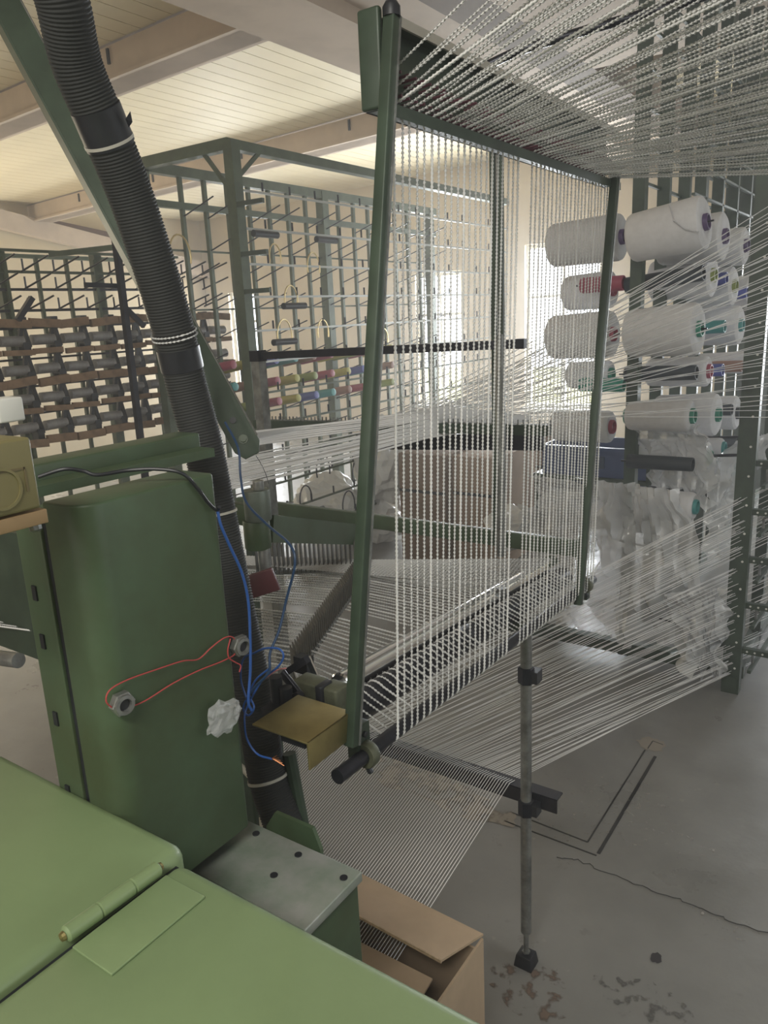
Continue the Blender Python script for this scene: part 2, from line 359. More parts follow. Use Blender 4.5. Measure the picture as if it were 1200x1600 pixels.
# channel along the top: web, two flanges, end plate
c = MB(); c.bb((XC-.034, .965, 1.925), (XC-.030, 1.95, 2.045)); c.bb((XC-.034, .965, 1.925), (XC-.006, 1.95, 1.929)); c.bb((XC-.034, .965, 2.042), (XC-.002, 1.95, 2.047)); c.bb((XC+.004, .965, 1.915), (XC+.008, 1.95, 1.932))
c.build('top_channel', DKGRN, fr)
MB().bb((XC-.004, .965, 2.036), (XC, 1.95, 2.049)).build('bright_lip', mat('pale_lip', (.42, .4, .35), .5), fr)  # paler strip along the top flange edge
MB().bb((XC-.036, .955, 1.925), (XC+.0, .965, 2.05)).build('end_plate', DKGRN, fr, bevel=.004)
MB().lathe([(0, .012), (.012, .012), (.018, .008), (.022, .0)], pn0, (0, 0, 1), 12).build('cap_nut', BLACK, fr, smooth=True)
# dark cross bar beneath the curtain, long shaft end and collars
bn, bf = atx(527, 1214, XC), atx(926, 905, XC); bd = (bf-bn).normalized()
bb_ = tag(MB().tube([bn, bf], .0115, 24).build('bottom_bar', BLKSTEEL, smooth=True, org=bn), 'dark steel bar at the foot of the cord curtain beside the gold bracket', 'bar')
def collar(px, py, r, L, parent):
    cc = atx(px, py, XC); k = ((cc-bn).dot(bd))
    cc = bn+bd*k
    cl = MB().lathe([(-L/2, .0122), (-L/2, r*.92), (-L/2+.003, r), (L/2-.003, r), (L/2, r*.92), (L/2, .0122)], cc, bd, 28).build('collar', OLIVE, parent, smooth=True, org=bn)
    MB().lathe([(0, .005), (.012, .005), (.014, .0035)], cc+Vector((.0, 0, -r*.9))+bd*0, (.5, 0, -.85), 8).build('set_screw', BLACK, cl, org=bn)
collar(573, 1178, .021, .018, bb_); collar(914, 912, .02, .02, bb_)
br = atx(560, 1150, XC-.012)
MB().bb((br.x-.012, br.y-.014, br.z-.04), (br.x+.008, br.y+.02, br.z+.02)).build('bracket', DKGRN, fr, bevel=.002)
MB().lathe([(0, .005), (.004, .005), (.005, .003)], (br.x+.008, br.y+.004, br.z+.004), (1, 0, 0), 10).build('bolt', BLACK, fr)
br = atx(915, 930, XC-.02); MB().bb((br.x-.012, br.y-.012, br.z-.01), (br.x+.008, br.y+.012, br.z+.04)).build('bracket', DKGRN, fr, bevel=.002)
# rollers
XB, XH = -.720, -.776
def zro(y): return -.06*(y-.9)              # the whole roller bed dips slightly towards the far side
def roller(name, m, x, z, y0, y1, r, label):
    a = Vector((x, y0, z+zro(y0))); d = Vector((x, y1, z+zro(y1)))-a; L = d.length
    o = tag(MB().lathe([(0, r*.35), (0, r-.003), (.003, r), (L-.003, r), (L, r-.003), (L, r*.35)], a, d, 40).build(name, m, smooth=True, org=a), label, 'roller')
    MB().lathe([(-.03, .011), (L+.03, .011)], a, d, 16).build('shaft', STEEL, o, smooth=True); return o
XB, XH = -.720, -.776
ZB, ZH = 1.018, 1.030
roller('feed_roller', BLKSTEEL, XB, ZB, .90, 1.84, .0265, 'black feed roller under the chrome one, white cords bending over it')
roller('guide_roller', CHROME, XH, ZH, .95, 1.90, .025, 'polished chrome roller lying across the white warp cords')
# cords: overhead -> comb -> curtain -> under bar -> feed roller -> guide roller -> reed -> left
V0, V1, V2 = Vector((-.905, .975)), Vector((-1.157, 1.57)), Vector((-1.40, 1.40))
N = 46; cords = 0
ys_t = [.985+(1.905-.985)*i/(N-1) for i in range(N)]
def over(i, y, layer):
    k = (y-.985)/.92
    m = (.36-.46*k**.85)+[0, .06, .14][layer]*(1-.2*k)+rnd.uniform(-.015, .015)
    return m, rnd.uniform(-.03, .03)
for i, yt in enumerate(ys_t):
    k = i/(N-1)
    if .45 < k < .495: continue
    yb = .905+(1.80-.905)*k+rnd.uniform(-.002, .002); yt += rnd.uniform(-.002, .002)
    m, dy = over(i, yt, 0); L = 1.15
    pts = [(XC+L, yt+dy, 1.935+m*L), (XC+.3, yt+dy*.3, 1.935+m*.3), (XC+.012, yt, 1.9375), (XC+.003, yt, 1.936), (XC-.001, yt, 1.931), (XC-.001, yt, 1.92)]
    zb = bn.z+(bf.z-bn.z)*k; r = .0137
    pts += [(XC+r, yb, zb+.004)]
    pts += [(XC+r*math.cos(a), yb, zb+r*math.sin(a)) for a in (-.3, -.8, -1.3, -1.8, -2.1)]
    yr = yb-.03; zz = zro(yr)
    R = .0286
    pts += [(XB+R*math.cos(a), yr, ZB+zz+R*math.sin(a)) for a in (.85, 1.05, 1.3, 1.55, 1.8)]
    R2 = .0272
    pts += [(XH+R2*math.cos(a), yr, ZH+zz+R2*math.sin(a)) for a in (-1.1, -1.35, -1.6, -1.85)]
    # through the reed
    t = (yr-V0.y)/(V1.y-V0.y)
    t = min(max(t*.93, 0), 1); xr = V0.x+(V1.x-V0.x)*t; yv = V0.y+(V1.y-V0.y)*t
    pts += [(xr, yv, 1.024+zz)]
    pts += [(-1.75, .80+.55*k, 1.015)]
    o = rope('warp_cord', pts, .0024 if i % 5 else .0027, phase=i*.7)
    tag(o, 'thin white twisted cord hanging in the vertical curtain of the green frame', 'cord', 'white cords of the vertical curtain')
    cords += 1
for layer, n in ((1, 40), (2, 26)):
    for i in range(n):
        y = 1.0+.9*(i+rnd.random()*.5)/n; m, dy = over(i, y, layer); L = 1.1; z = 1.955 if layer == 1 else 1.975
        o = rope('overhead_cord', [(XC-.028, y, z), (XC+.3, y+dy*.3, z+m*.36), (XC+L, y+dy, z+m*(L+.06))], .0023, phase=i)
        tag(o, 'thin white twisted cord running overhead from the top channel', 'cord', 'white cords overhead')
# additional warp beyond the reed's second leg
for i in range(18):
    k = i/17; p = V1.lerp(V2, k)
    o = rope('warp_cord', [(-.757, 1.60+.24*(1-k), 1.005), (p.x, p.y+.012, 1.02), (-1.9, 1.18+.12*(1-k), 1.02)], .0022, step=.003, phase=i)
    tag(o, 'thin white twisted cord lying flat behind the V of the reed', 'cord', 'white warp cords behind the reed')
# comb pins in the channel
pins = MB()
for i in range(46):
    y = .985+.92*i/45; pins.tube([(XC-.031, y-.006, 1.945), (XC+.004, y-.006, 1.947)], .0022, 5); pins.tube([(XC-.031, y-.006, 1.975), (XC+.004, y-.006, 1.977)], .0022, 5)
tag(pins.build('comb_pin', mat('dark_red_pin', (.14, .05, .07), .4), fr), kind='stuff')
# V-shaped reed
reed = empty('reed', (-1.157, 1.57, 1.0), 'V-shaped reed of thin grey steel blades spreading the white cords', 'reed')
def blades(a, b, n, h, w, z0, lean):
    proto = MB().add([(-.0012, -w/2, 0), (.0012, -w/2, 0), (.0012, w/2, 0), (-.0012, w/2, 0), (-.0012, -w/2, h*.85), (.0012, -w/2, h*.85), (.0012, w/2, h), (-.0012, w/2, h)],
                     [(0, 1, 2, 3), (4, 7, 6, 5), (0, 4, 5, 1), (1, 5, 6, 2), (2, 6, 7, 3), (3, 7, 4, 0)]).mesh('blade', mat('dull_blade_steel', (.12, .115, .1), .5, .4))
    for i in range(n):
        p = a.lerp(b, i/(n-1)); o = bpy.data.objects.new('blade', proto); COL.objects.link(o); o.parent = reed
        o.location = Vector((p.x, p.y, z0))-reed.location; o.rotation_euler = (0, 0, lean)
blades(V0, V1, 48, .066, .024, .998, 1.0); blades(V1, V2, 26, .09, .02, 1.0, .5)
MB().bar((V0.x, V0.y, 1.008), (V1.x, V1.y, 1.0), .014, .008).build('base_rail', STEEL, reed)
MB().bar((V1.x, V1.y, 1.0), (V2.x, V2.y, 1.0), .014, .008).build('base_rail', STEEL, reed)
# far table rail
tag(MB().bb((-2.02, 1.94, .985), (-.70, 1.965, 1.03)).build('table_rail', GREEN, bevel=.003, org=(-1.0, 1.94, 1.0)), 'green rail behind the warp cords at the far side of the table', 'rail')
rail_ = bpy.data.objects['table_rail']
for xx in (-1.98,): MB().bb((xx-.015, 1.945, 0), (xx+.015, 1.962, .985)).build('leg', DKGRN, rail_, org=(-1.0, 1.94, 1.0))
# goal-post of grey tube that holds the lower guide
gp = empty('tube_stand', (-.686, 1.528, 0), 'grey tube stand with clamps and a black rubber foot on the concrete floor', 'stand')
MB().tube([(-.686, 1.528, .1), (-.686, 1.528, .96)], .0135, 16).build('pole', STEEL, gp, smooth=True)
MB().tube([(-.755, 1.545, 1.1), (-.755, 1.545, 1.6)], .011, 14).build('pole', STEEL, gp, smooth=True)
MB().tube([(-.755, 1.545, .93), (-.755, 1.545, 1.02)], .011, 14).build('pole', STEEL, gp, smooth=True)
MB().bb((-.77, 1.515, .93), (-.67, 1.555, .955)).build('bracket', DKGRN, gp)
MB().tube([(-.686, 1.528, .03), (-.686, 1.528, .105)], .0065, 10).build('screw', STEEL, gp, smooth=True)
MB().lathe([(0, .012), (.008, .013), (.014, .008)], (-.686, 1.528, .1), (0, 0, 1), 6).build('nut', STEEL, gp)
MB().lathe([(0, .011), (.004, .011)], (-.686, 1.528, .036), (0, 0, 1), 6).build('nut', STEEL, gp)
mbf = MB(); mbf.add([(-.711, 1.504, 0), (-.661, 1.504, 0), (-.661, 1.552, 0), (-.711, 1.552, 0), (-.706, 1.509, .034), (-.666, 1.509, .034), (-.666, 1.547, .034), (-.706, 1.547, .034)],
    [(0, 3, 2, 1), (4, 5, 6, 7), (0, 1, 5, 4), (1, 2, 6, 5), (2, 3, 7, 6), (3, 0, 4, 7)]); mbf.build('rubber_foot', BLACK, gp, bevel=.002)
for z in (.80, .445):
    cb = MB().lathe([(0, .016), (.002, .0195), (.04, .0195), (.042, .016)], (-.686, 1.528, z), (0, 0, 1), 6).build('clamp', BLKSTEEL, gp)
    MB().bb((-.675, 1.52, z+.006), (-.655, 1.55, z+.036)).build('clamp_block', BLACK, cb, org=gp.location)
# angle iron
l, r = aty(596, 1178, 1.55), aty(862, 1262, 1.55); l = Vector((-1.2, 1.55, .478)); r = Vector((-.615, 1.55, .478))
ai = tag(MB().bar(l, r, .004, .036).bar(l+Vector((0, .018, .018)), r+Vector((0, .018, .018)), .036, .004).build('angle_iron', BLKSTEEL, org=l), 'dark polished angle iron held low across the thread sheet by the tube stand', 'angle bar')
# upper square-tube goal post further back on the left
gq = empty('guide_gantry', (-1.56, 1.6, 0), 'grey square tube gantry with a dark crossbar behind the curtain', 'gantry')
a, b = aty(403, 556, 1.62), aty(815, 537, 1.62)
MB().bar(a, b, .016, .02).build('crossbar', BLKSTEEL, gq); MB().bar((a.x, 1.62, 0), (a.x, 1.62, a.z), .03, .03, (1, 0, 0)).build('upright', STEEL, gq)
MB().box((a.x, 1.62, a.z), (.034, .034, .03)).build('corner_cap', BLKSTEEL, gq); MB().box((b.x, 1.62, b.z), (.02, .02, .022)).build('corner_cap', BLKSTEEL, gq)
# dark twin post behind the curtain
dp = aty(777, 400, 1.93)
tp = empty('twin_post', (dp.x, 1.93, 1.0), 'dark slender twin post standing behind the curtain of cords', 'post')
for d in (-.011, .011): MB().bar((dp.x+d, 1.93, 1.0), (dp.x+d, 1.93, 2.1), .01, .014, (1, 0, 0)).build('strip', DKGRN, tp)
MB().bar((dp.x, 1.938, 1.0), (dp.x, 1.938, 2.1), .012, .004, (1, 0, 0)).build('core_strip', STEEL, tp)
# overhead support rod and its stay
p0 = Vector((XC-.04, 1.2, 2.05)); p1 = Vector((-.3, 1.27, 2.06)); p2 = atx(880, 62, -.45)
tag(MB().tube(curve([aty(757, 104, 1.40), aty(815, 78, 1.42), aty(900, 52, 1.44), aty(1080, 0, 1.45), aty(1190, -40, 1.46)]), .008, 10).build('support_rod', BLKSTEEL, smooth=True), 'dark green rod rising to the right among the overhead cords', 'rod')

# ------------------------------------------------------------------ THREADS
def thread(name, pts, r, label, group, m=THREAD):
    o = MB().tube(pts, r, 4, False).build(name, m, smooth=True); return tag(o, label, 'thread', group)
# upper sheet: creel eyes -> guide -> two flat bands
GZ = 1.345
nb = 52
for i in range(nb):
    k = i/(nb-1); band = i % 2
    yy = 3.18+.2*rnd.random(); zz = 1.2+.8*((i*.618) % 1)**.8
    e = Vector((-.47, yy, zz)); out = e+Vector((.55, rnd.uniform(.1, .5), rnd.uniform(.0, .25)))
    if band == 0:
        g = aty(600+90*k, 650-6*k, 1.95+.1*k); t = k; L = aty(398, 676+16*t, 1.45+.05*t)
    else:
        g = aty(600+110*k, 672+6*k, 1.95+.1*k); t = k; L = aty(356, 734+24*(1-t), 1.25+.08*t)
        L2 = aty(420, 712+34*(1-t), 1.38+.08*t)
    L.y += 0
    pts = [out, e, g, L]
    thread('creel_thread', pts, .0014, 'fine white thread fanning from the right creel towards the flat band', 'white threads of the upper fan')
# flat bands: broad tapes of parallel threads
for nm, (a0, a1), (b0, b1), lab, nn, ya, yb_ in (
    ('upper', ((396, 674), (396, 696)), ((700, 636), (700, 650)), 'narrower upper flat band of white threads crossing behind the hose', 15, 1.45, 2.05),
    ('lower', ((330, 722), (330, 772)), ((700, 648), (700, 676)), 'broad lower flat band of white threads below the upper one', 24, 1.2, 2.05)):
    for i in range(nn):
        t = i/(nn-1); A = aty(a0[0], a0[1]+(a1[1]-a0[1])*t, ya+.05*(1-t)); B = aty(b0[0], b0[1]+(b1[1]-b0[1])*t, yb_)
        C_ = aty(830, 650+8*t, 2.35)
        thread('band_thread', [A, A.lerp(B, .5)+Vector((0, 0, -.004+rnd.uniform(-.004, .004))), B, C_], .0017, 'white thread of the '+lab.replace(' of white threads', ''), nm+' band threads')
gb = empty('thread_guide', (-1.6, 2.02, 1.30), 'dark toothed guide bar under the thread fan behind the curtain', 'guide bar')
a, b = aty(400, 662, 2.02), aty(860, 672, 2.02)
MB().bar(a, b, .03, .03).build('bar', DKGRN, gb)
tm = MB()
for i in range(70): p = a.lerp(b, i/69); tm.box((p.x, p.y, p.z+.02), (.003, .004, .016))
tag(tm.build('tooth', STEEL, gb), kind='stuff')
a2, b2 = aty(560, 700, 2.1), aty(850, 690, 2.1)
MB().bar(aty(560, 690, 2.1), b2, .02, .05).build('back_plate', BLKSTEEL, gb)
# lower sheet: creel posts -> angle iron -> carton
n = 92
for i in range(n):
    k = i/(n-1); xb = -1.42+(.68)*k
    if xb < -1.19: e = Vector((-.62, 3.3+.2*(i % 3), .62+.5*rnd.random()))
    q = (i*.618) % 1
    e = Vector((-.55+rnd.uniform(-.02, .02), 3.28, .03+(1-k)*.85+rnd.uniform(-.05, .05)))
    if e.z < .02: e.z = .02
    mid = Vector((xb, 1.55, .503)); end = Vector((xb-.02, 1.0, .36)); e = e+(e-mid)*.22
    if e.z < .01: e.z = .01
    thread('floor_thread', [e, mid, end], .0011, 'fine white thread of the low sheet stretched above the concrete floor', 'white threads of the low sheet')

# ------------------------------------------------------------------ FOREGROUND: hood, cabinet, gear block
ZHd = 1.1; YE = .456
hood = empty('machine_hood', (-.3, .1, .3), 'light green machine hood with a hinged lid in the near left corner', 'machine cover')
def slab(x0, x1, y0, y1, z0, z1, nm, m, bev): return MB().bb((x0, y0, z0), (x1, y1, z1)).build(nm, m, hood, bevel=bev)
slab(-.598, .45, -.5, YE-.012, .35, ZHd-.001, 'lid', HOOD, .014)
slab(-.985, -.604, -.5, YE+.004, .35, ZHd+.004, 'fixed_cover', HOOD, .016)
slab(-.97, .44, -.48, YE-.014, .3, ZHd-.012, 'seam_shade_fill', BLACK, 0)  # black fill that paints the shade showing in the lid gap
slab(-.96, .42, -.45, YE-.03, 0, .3, 'plinth', GREEN, 0)
hg = MB(); h0, h1 = atz(108, 1468, ZHd+.012), atz(252, 1357, ZHd+.009); h0.x = h1.x = -.595
L = (h1-h0).length
hb = MB().lathe([(0, 0.002), (.001, .006), (.003, .008), (L*.33, .008), (L*.33+.001, .0065), (L*.335+.001, .0065), (L*.335+.002, .008), (L*.68, .008), (L*.68+.001, .0065), (L*.685+.001, .0065), (L*.685+.002, .008), (L-.003, .008), (L-.001, .006), (L, .002)], h0, (h1-h0), 20).build('hinge', HOOD, hood, smooth=True)
MB().lathe([(-.004, .001), (-.003, .004), (0, .005)], h0, (h1-h0), 10).build('hinge_pin', BRASS, hb, org=hood.location)
MB().lathe([(0, .005), (.003, .004), (.004, .001)], h1, (h1-h0), 10).build('hinge_pin', BRASS, hb, org=hood.location)
MB().bb((-.588, h0.y+.002, ZHd-.001), (-.53, h1.y+.002, ZHd+.002)).build('hinge_leaf', HOOD, hood, bevel=.001)

cab = empty('control_cabinet', (-.76, .55, .9), 'tall dark green control cabinet with rounded corner, two nuts and a rubber loop', 'cabinet')
# shell: rounded corner profile extruded upwards, top slopes slightly
prof = []
x1, y0, y1, x0 = -.7, .452, .642, -.768
R = .03
for a in range(0, 91, 10):
    an = math.radians(a-90); prof.append((x1-R+R*math.cos(an), y0+R+R*math.sin(an)))
for a in range(0, 91, 15):
    an = math.radians(a); prof.append((x1-.008+.008*math.cos(an), y1-.008+.008*math.sin(an)))
prof += [(x0, y1), (x0, y0)]
MB().prism([(x, y, .975) for x, y in prof], (0, 0, .498)).build('shell', GREEN, cab, bevel=.0035)
# black strip standing in for the gap's shade, and slotted mounting rail to the left
MB().bb((-.782, y0+.006, .8), (-.768, y1, 1.45)).build('gap_shade', BLACK, cab)
sl = MB().bb((-.832, y0+.002, .6), (-.782, y1, 1.455)).build('mounting_rail', GREEN, cab, bevel=.002)
for z in (1.36, 1.3, 1.2, 1.1, 1.0): MB().box((-.812, y0+.0015, z), (.008, .003, .018)).build('slot', BLACK, sl, org=cab.location)
def nut(px, py, x):
    c = atx(px, py, x); o = MB().lathe([(0, .0135), (.001, .0145), (.009, .0145), (.010, .013), (.010, .008), (.004, .0075)], c, (1, -.12, 0), 6).build('nut', STEEL, cab)
    MB().lathe([(0, .012), (.013, .0115), (.0135, .0075), (.006, .007)], c, (1, -.12, 0), 20).build('threaded_ring', STEEL, o, org=cab.location, smooth=True)
    MB().lathe([(0, .007), (.009, .007)], c, (1, -.12, 0), 14).build('bore', BLACK, o, org=cab.location); return c
nut(187, 1097, -.7); nut(372, 1007, -.698)
pts = [(178, 1108), (166, 1096), (172, 1078), (200, 1062), (245, 1046), (285, 1033), (310, 1030), (330, 1012), (352, 996), (366, 998), (368, 1020), (350, 1032), (310, 1048), (270, 1068), (225, 1096), (190, 1108), (178, 1108)]
tag(MB().tube(curve([atx(a, b, -.695) for a, b in pts], 6), .0009, 6).build('rubber_band', RED, smooth=True), 'thin red rubber loop stretched between the two cabinet nuts', 'rubber band')
tag(MB().tube(curve([atx(a, b, -.692) for a, b in [(360, 998), (356, 1015), (358, 1028), (368, 1035), (376, 1040), (374, 1050)]], 6), .0009, 6).build('rubber_tail', RED, smooth=True), 'short red loose tail hanging by the upper right nut', 'rubber band')
# rail behind the cabinet
a, b = atx(50, 735, -.92), atx(292, 703, -.92); a.z = b.z = (a.z+b.z)/2
rl = tag(MB().bb((-.96, a.y-.12, a.z-.022), (-.91, b.y+.02, a.z+.016)).build('machine_rail', GREEN, bevel=.003, org=(-.93, a.y, a.z)), 'long green machine rail behind the top of the cabinet', 'rail')
MB().bb((-.905, a.y-.1, 1.455), (-.87, b.y+.01, 1.468)).build('lower_ledge', GREEN, rl, org=(-.93, a.y, a.z))
# yellowed switch box
p = atx(-30, 672, -.66); q = atx(72, 795, -.66); tl = atx(50, 668, -.66)
yb = empty('switch_box', (-.68, q.y-.05, q.z), 'yellowed plastic switch box with a round knob outline at the left edge', 'switch box')
MB().bb((-.74, q.y-.14, q.z+.002), (-.66, q.y-.004, tl.z-.008)).build('housing', YBOX, yb, bevel=.003)
MB().bb((-.75, q.y-.14, q.z-.014), (-.662, q.y+.002, q.z-.0005)).build('base_plate', mat('tan_base', (.3, .2, .1), .6), yb, bevel=.001)
kc = atx(2, 765, -.66); MB().lathe([(0, .019), (.002, .019), (.002, .0165), (.0005, .0165), (.0005, .0)], kc, (1, 0, 0), 32).build('knob_ring', YBOX, yb, smooth=True)
kc = atx(52, 812, -.69); MB().lathe([(0, .006), (.01, .006), (.012, .004)], kc, (.2, 0, -1), 8).build('screw', STEEL, yb)
k2 = atx(18, 735, -.66); MB().bb((-.6605, k2.y-.03, k2.z-.001), (-.6592, k2.y+.012, k2.z+.001)).build('seam', mat('brown_seam', (.14, .11, .05), .6), yb)
MB().bb((-.6605, k2.y+.011, k2.z-.022), (-.6592, k2.y+.013, k2.z+.001)).build('seam', MATS['brown_seam'], yb)
# white small box edge at far left
p = atx(6, 640, -1.1); tag(MB().box(p, (.04, .04, .035)).build('white_block', WHITEP, bevel=.003, org=p), 'small white block above the yellowed switch box at the left edge', 'block')

gbk = empty('gear_block', (-.63, .61, .9), 'green gear block with a bare grey top plate and round bolt holes', 'gearbox')
MB().bb((-.74, .556, .935), (-.532, .672, .95)).build('top_plate', mat('bare_worn_plate', (.42, .43, .41), .36, .4, .35, 12, col2=(.26, .32, .26)), gbk, bevel=.002)
MB().bb((-.735, .561, .62), (-.537, .668, .9345)).build('body', GREEN, gbk, bevel=.003)
for (px, py) in [(400, 1302), (466, 1335), (537, 1371), (428, 1367)]:
    c = atz(px, py, .951); MB().lathe([(-.001, .0052), (.0004, .0052)], c, (0, 0, 1), 14).build('bolt_hole', BLACK, gbk)
tb = [atz(388, 1291, .95), atz(408, 1281, .955), atz(458, 1300, .955), atz(462, 1332, .93)]
t0 = [Vector((-.72, .69, .935)), Vector((-.70, .69, .965)), Vector((-.63, .69, .965)), Vector((-.618, .69, .935))]
MB().prism([v for v in t0]+[Vector((-.618, .69, .88)), Vector((-.72, .69, .88))], (0, .006, 0)).build('tab', GREEN, gbk)
MB().bb((-.73, .668, .86), (-.612, .697, .88)).build('tab_base', GREEN, gbk)

# ------------------------------------------------------------------ hose, brace, conduit, cables
hp = [(72, -60, .66), (97, 0, .68), (120, 100, .71), (162, 200, .75), (202, 300, .79), (236, 400, .82), (268, 505, .85), (291, 600, .87), (318, 700, .88), (338, 800, .88), (357, 895, .88), (372, 970, .87), (388, 1045, .86), (403, 1120, .85), (418, 1215, .84), (446, 1300, .83), (472, 1400, .82)]
pts = curve([aty(a, b, c) for a, b, c in hp], 40)
P = [pts[0]]; 
ln = 0; out = []
arr = np.array([tuple(p) for p in pts]); S = np.concatenate([[0], np.cumsum(np.linalg.norm(np.diff(arr, axis=0), axis=1))])
t = np.arange(0, S[-1], .0012); hp3 = [Vector([float(np.interp(u, S, arr[:, k])) for k in range(3)]) for u in t]
rr = [.0322+(.0014 if (i % 4) in (1, 2) else 0) for i in range(len(hp3))]
ho = tag(MB().tube(hp3, rr, 22).build('corrugated_hose', HOSE, org=hp3[len(hp3)//2]), 'thick black corrugated hose sloping down past the green cabinet', 'hose')
ho.data.polygons.foreach_set('use_smooth', [True]*len(ho.data.polygons))
def near(px, py):
    best = None
    for i, p in enumerate(hp3[::4]):
        d = (p-EYE).normalized().dot(ray(px, py).normalized())
        if best is None or d > best[0]: best = (d, i*4)
    return best[1]
TIE = mat('pale_cable_tie', (.5, .48, .42), .6)
def ring(px, py, r, w, m, nm):
    i = near(px, py); d = (hp3[i+3]-hp3[i-3]).normalized()
    return MB().lathe([(-w/2, r-.002), (-w/2, r), (w/2, r), (w/2, r-.002)], hp3[i], d, 28).build(nm, m, ho, smooth=True, org=ho.location)
ring(170, 218, .0355, .004, TIE, 'cable_tie'); ring(338, 803, .0355, .004, TIE, 'cable_tie'); ring(418, 1215, .0355, .005, TIE, 'cable_tie')
ring(160, 198, .0347, .05, BLACK, 'black_tape'); ring(282, 560, .0347, .035, BLACK, 'black_tape')
i = near(272, 525); d = (hp3[i+3]-hp3[i-3]).normalized(); u = d.cross(Vector((0, 0, 1))).normalized(); w = d.cross(u)
for off in (-.004, .003):
    o = rope('string_tie', [hp3[i]+d*off+(u*math.cos(a)+w*math.sin(a))*.0358-ho.location for a in np.linspace(0, 2*PI, 40)], .0018, .002); o.parent = ho
p = aty(196, 186, .76); MB().add([p, p+Vector((.012, .0, .008)), p+Vector((.014, 0, -.006)), p+Vector((0, .004, -.01))], [(0, 1, 2, 3)]).build('tape_flap', BLACK, ho, org=ho.location)
MB().tube([hp3[near(416, 1200)]+Vector((.03, .03, .02)), hp3[near(458, 1345)]+Vector((.012, .032, -.05))], .012, 10).build('stay_strip', DKGRN, ho, org=ho.location)
# brace: angle bar with bolts
A, B = aty(8, 0, .98), aty(394, 712, 1.02)
bz = empty('diagonal_brace', B, 'green diagonal brace with a rounded end and bolts, crossing behind the black hose', 'brace')
d = (B-A).normalized(); nrm = (EYE-(A+B)/2).normalized(); sd = d.cross(nrm).normalized(); fn = sd.cross(d).normalized()
A2 = A-d*.15
w = .026
poly = [A2-sd*w, A2+sd*w, B+sd*w-d*.02, B+sd*.014, B-sd*.014, B-sd*w-d*.02]
MB().prism(poly, fn*-.005).build('web', DKGRN, bz, bevel=.001)
sl_ = -1 if sd.x > 0 else 1
MB().prism([A2+sd*w*sl_, A2+sd*(w+.004)*sl_, B+sd*(w+.004)*sl_-d*.18, B+sd*w*sl_-d*.18], fn*-.03+sd*sl_*.01).build('flange', DKGRN, bz)
MB().bar(A2-sd*w*sl_, B-sd*w*sl_-d*.03, .002, .003).build('bright_edge', STEEL, bz)
MB().lathe([(0, .006), (.001, .006)], B-d*.075+fn*.001, fn, 14).build('hole', BLACK, bz)
MB().lathe([(0, .009), (.002, .009), (.002, .006), (.005, .006), (.005, .001)], B-d*.035, fn, 12).build('bolt', GREEN, bz, smooth=True)
tag(MB().tube(curve([aty(230, 470, .97), aty(262, 570, .95), aty(285, 650, .93), aty(303, 735, .92), aty(330, 850, .9)]), .0095, 12).build('beige_conduit', BEIGE, smooth=True), 'beige round conduit running down beside the black hose', 'conduit')
tag(MB().tube(curve([aty(255, 1100, .93), aty(395, 1215, .93), aty(412, 1290, .93), aty(425, 1420, .93)]), .008, 10).build('pale_conduit', BEIGE, smooth=True), 'thin pale conduit behind the hose foot', 'conduit')
# cables
def cable(nm, pts, r, m, lab): return tag(MB().tube(curve(pts, 8), r, 8).build(nm, m, smooth=True), lab, 'cable')
cable('black_cable', [atx(60, 745, -.80), atx(100, 733, -.78), atx(130, 736, -.77), atx(152, 742, -.76), atx(200, 735, -.745), atx(245, 733, -.72), atx(285, 740, -.698), atx(310, 765, -.694), atx(325, 785, -.694), atx(338, 797, -.692), atx(343, 792, -.68)], .0022, BLACK, 'black cable draped over the cabinet top and down its edge')
cable('blue_cable', [atx(340, 797, -.69), atx(345, 820, -.688), atx(360, 855, -.686), atx(378, 895, -.684), atx(388, 940, -.684), atx(391, 1000, -.684), atx(391, 1050, -.684), atx(388, 1095, -.684), atx(393, 1110, -.684)], .0019, BLUE, 'bright blue cable hanging down the right edge of the cabinet')
cable('navy_cable', [aty(352, 660, .86), aty(372, 700, .84), aty(376, 745, .82), aty(385, 785, .8), aty(420, 822, .78), aty(452, 850, .76), aty(461, 880, .75), aty(448, 935, .74), aty(436, 985, .72), aty(422, 1020, .7), aty(420, 1050, .69), aty(400, 1072, .68), aty(385, 1092, .68)], .0019, mat('navy_blue_wire', (.012, .04, .1), .4), 'dark blue cable looping out to the right of the hose')
cable('blue_wire', [aty(385, 1092, .7), aty(376, 1060, .7), aty(380, 1030, .7), aty(398, 1020, .7), aty(415, 1013, .7), aty(436, 1014, .7), aty(443, 1026, .7), aty(434, 1042, .7), aty(412, 1060, .7), aty(396, 1085, .69), aty(384, 1110, .68), aty(382, 1128, .67), aty(386, 1155, .67), aty(402, 1178, .67), aty(425, 1186, .67)], .0015, BLUE, 'looped bare-ended blue wire below the cable tangle')
cable('coiled_blue_wire', [aty(392, 1080, .69), aty(380, 1105, .68), aty(388, 1118, .68), aty(397, 1105, .68), aty(390, 1085, .69), aty(400, 1062, .69), aty(420, 1045, .7)], .0014, BLUE, 'small coil of thin blue wire beside the plastic-wrapped joint')
for k in range(5):
    a = aty(425, 1185, .67); MB_ = MB().tube([a, a+Vector((.008+.003*k, .002, .006-.003*k))], .0006, 4); 
    tag(MB_.build('copper_strand', COPPER), 'bare copper strand fraying at the end of the blue wire', 'wire', 'bare copper strands')
cable('pink_wire', [aty(412, 1062, .71), aty(425, 1052, .71), aty(436, 1046, .71), aty(447, 1044, .71)], .001, mat('pink_wire_plastic', (.5, .2, .2), .4), 'short pink wire sticking out of the blue loop')
cable('thin_black_wire', [aty(400, 712, 1.0), aty(408, 725, 1.0), aty(415, 740, 1.0), aty(420, 756, 1.0)], .0006, BLACK, 'hair-thin dark wire from the brace end to the spindle')
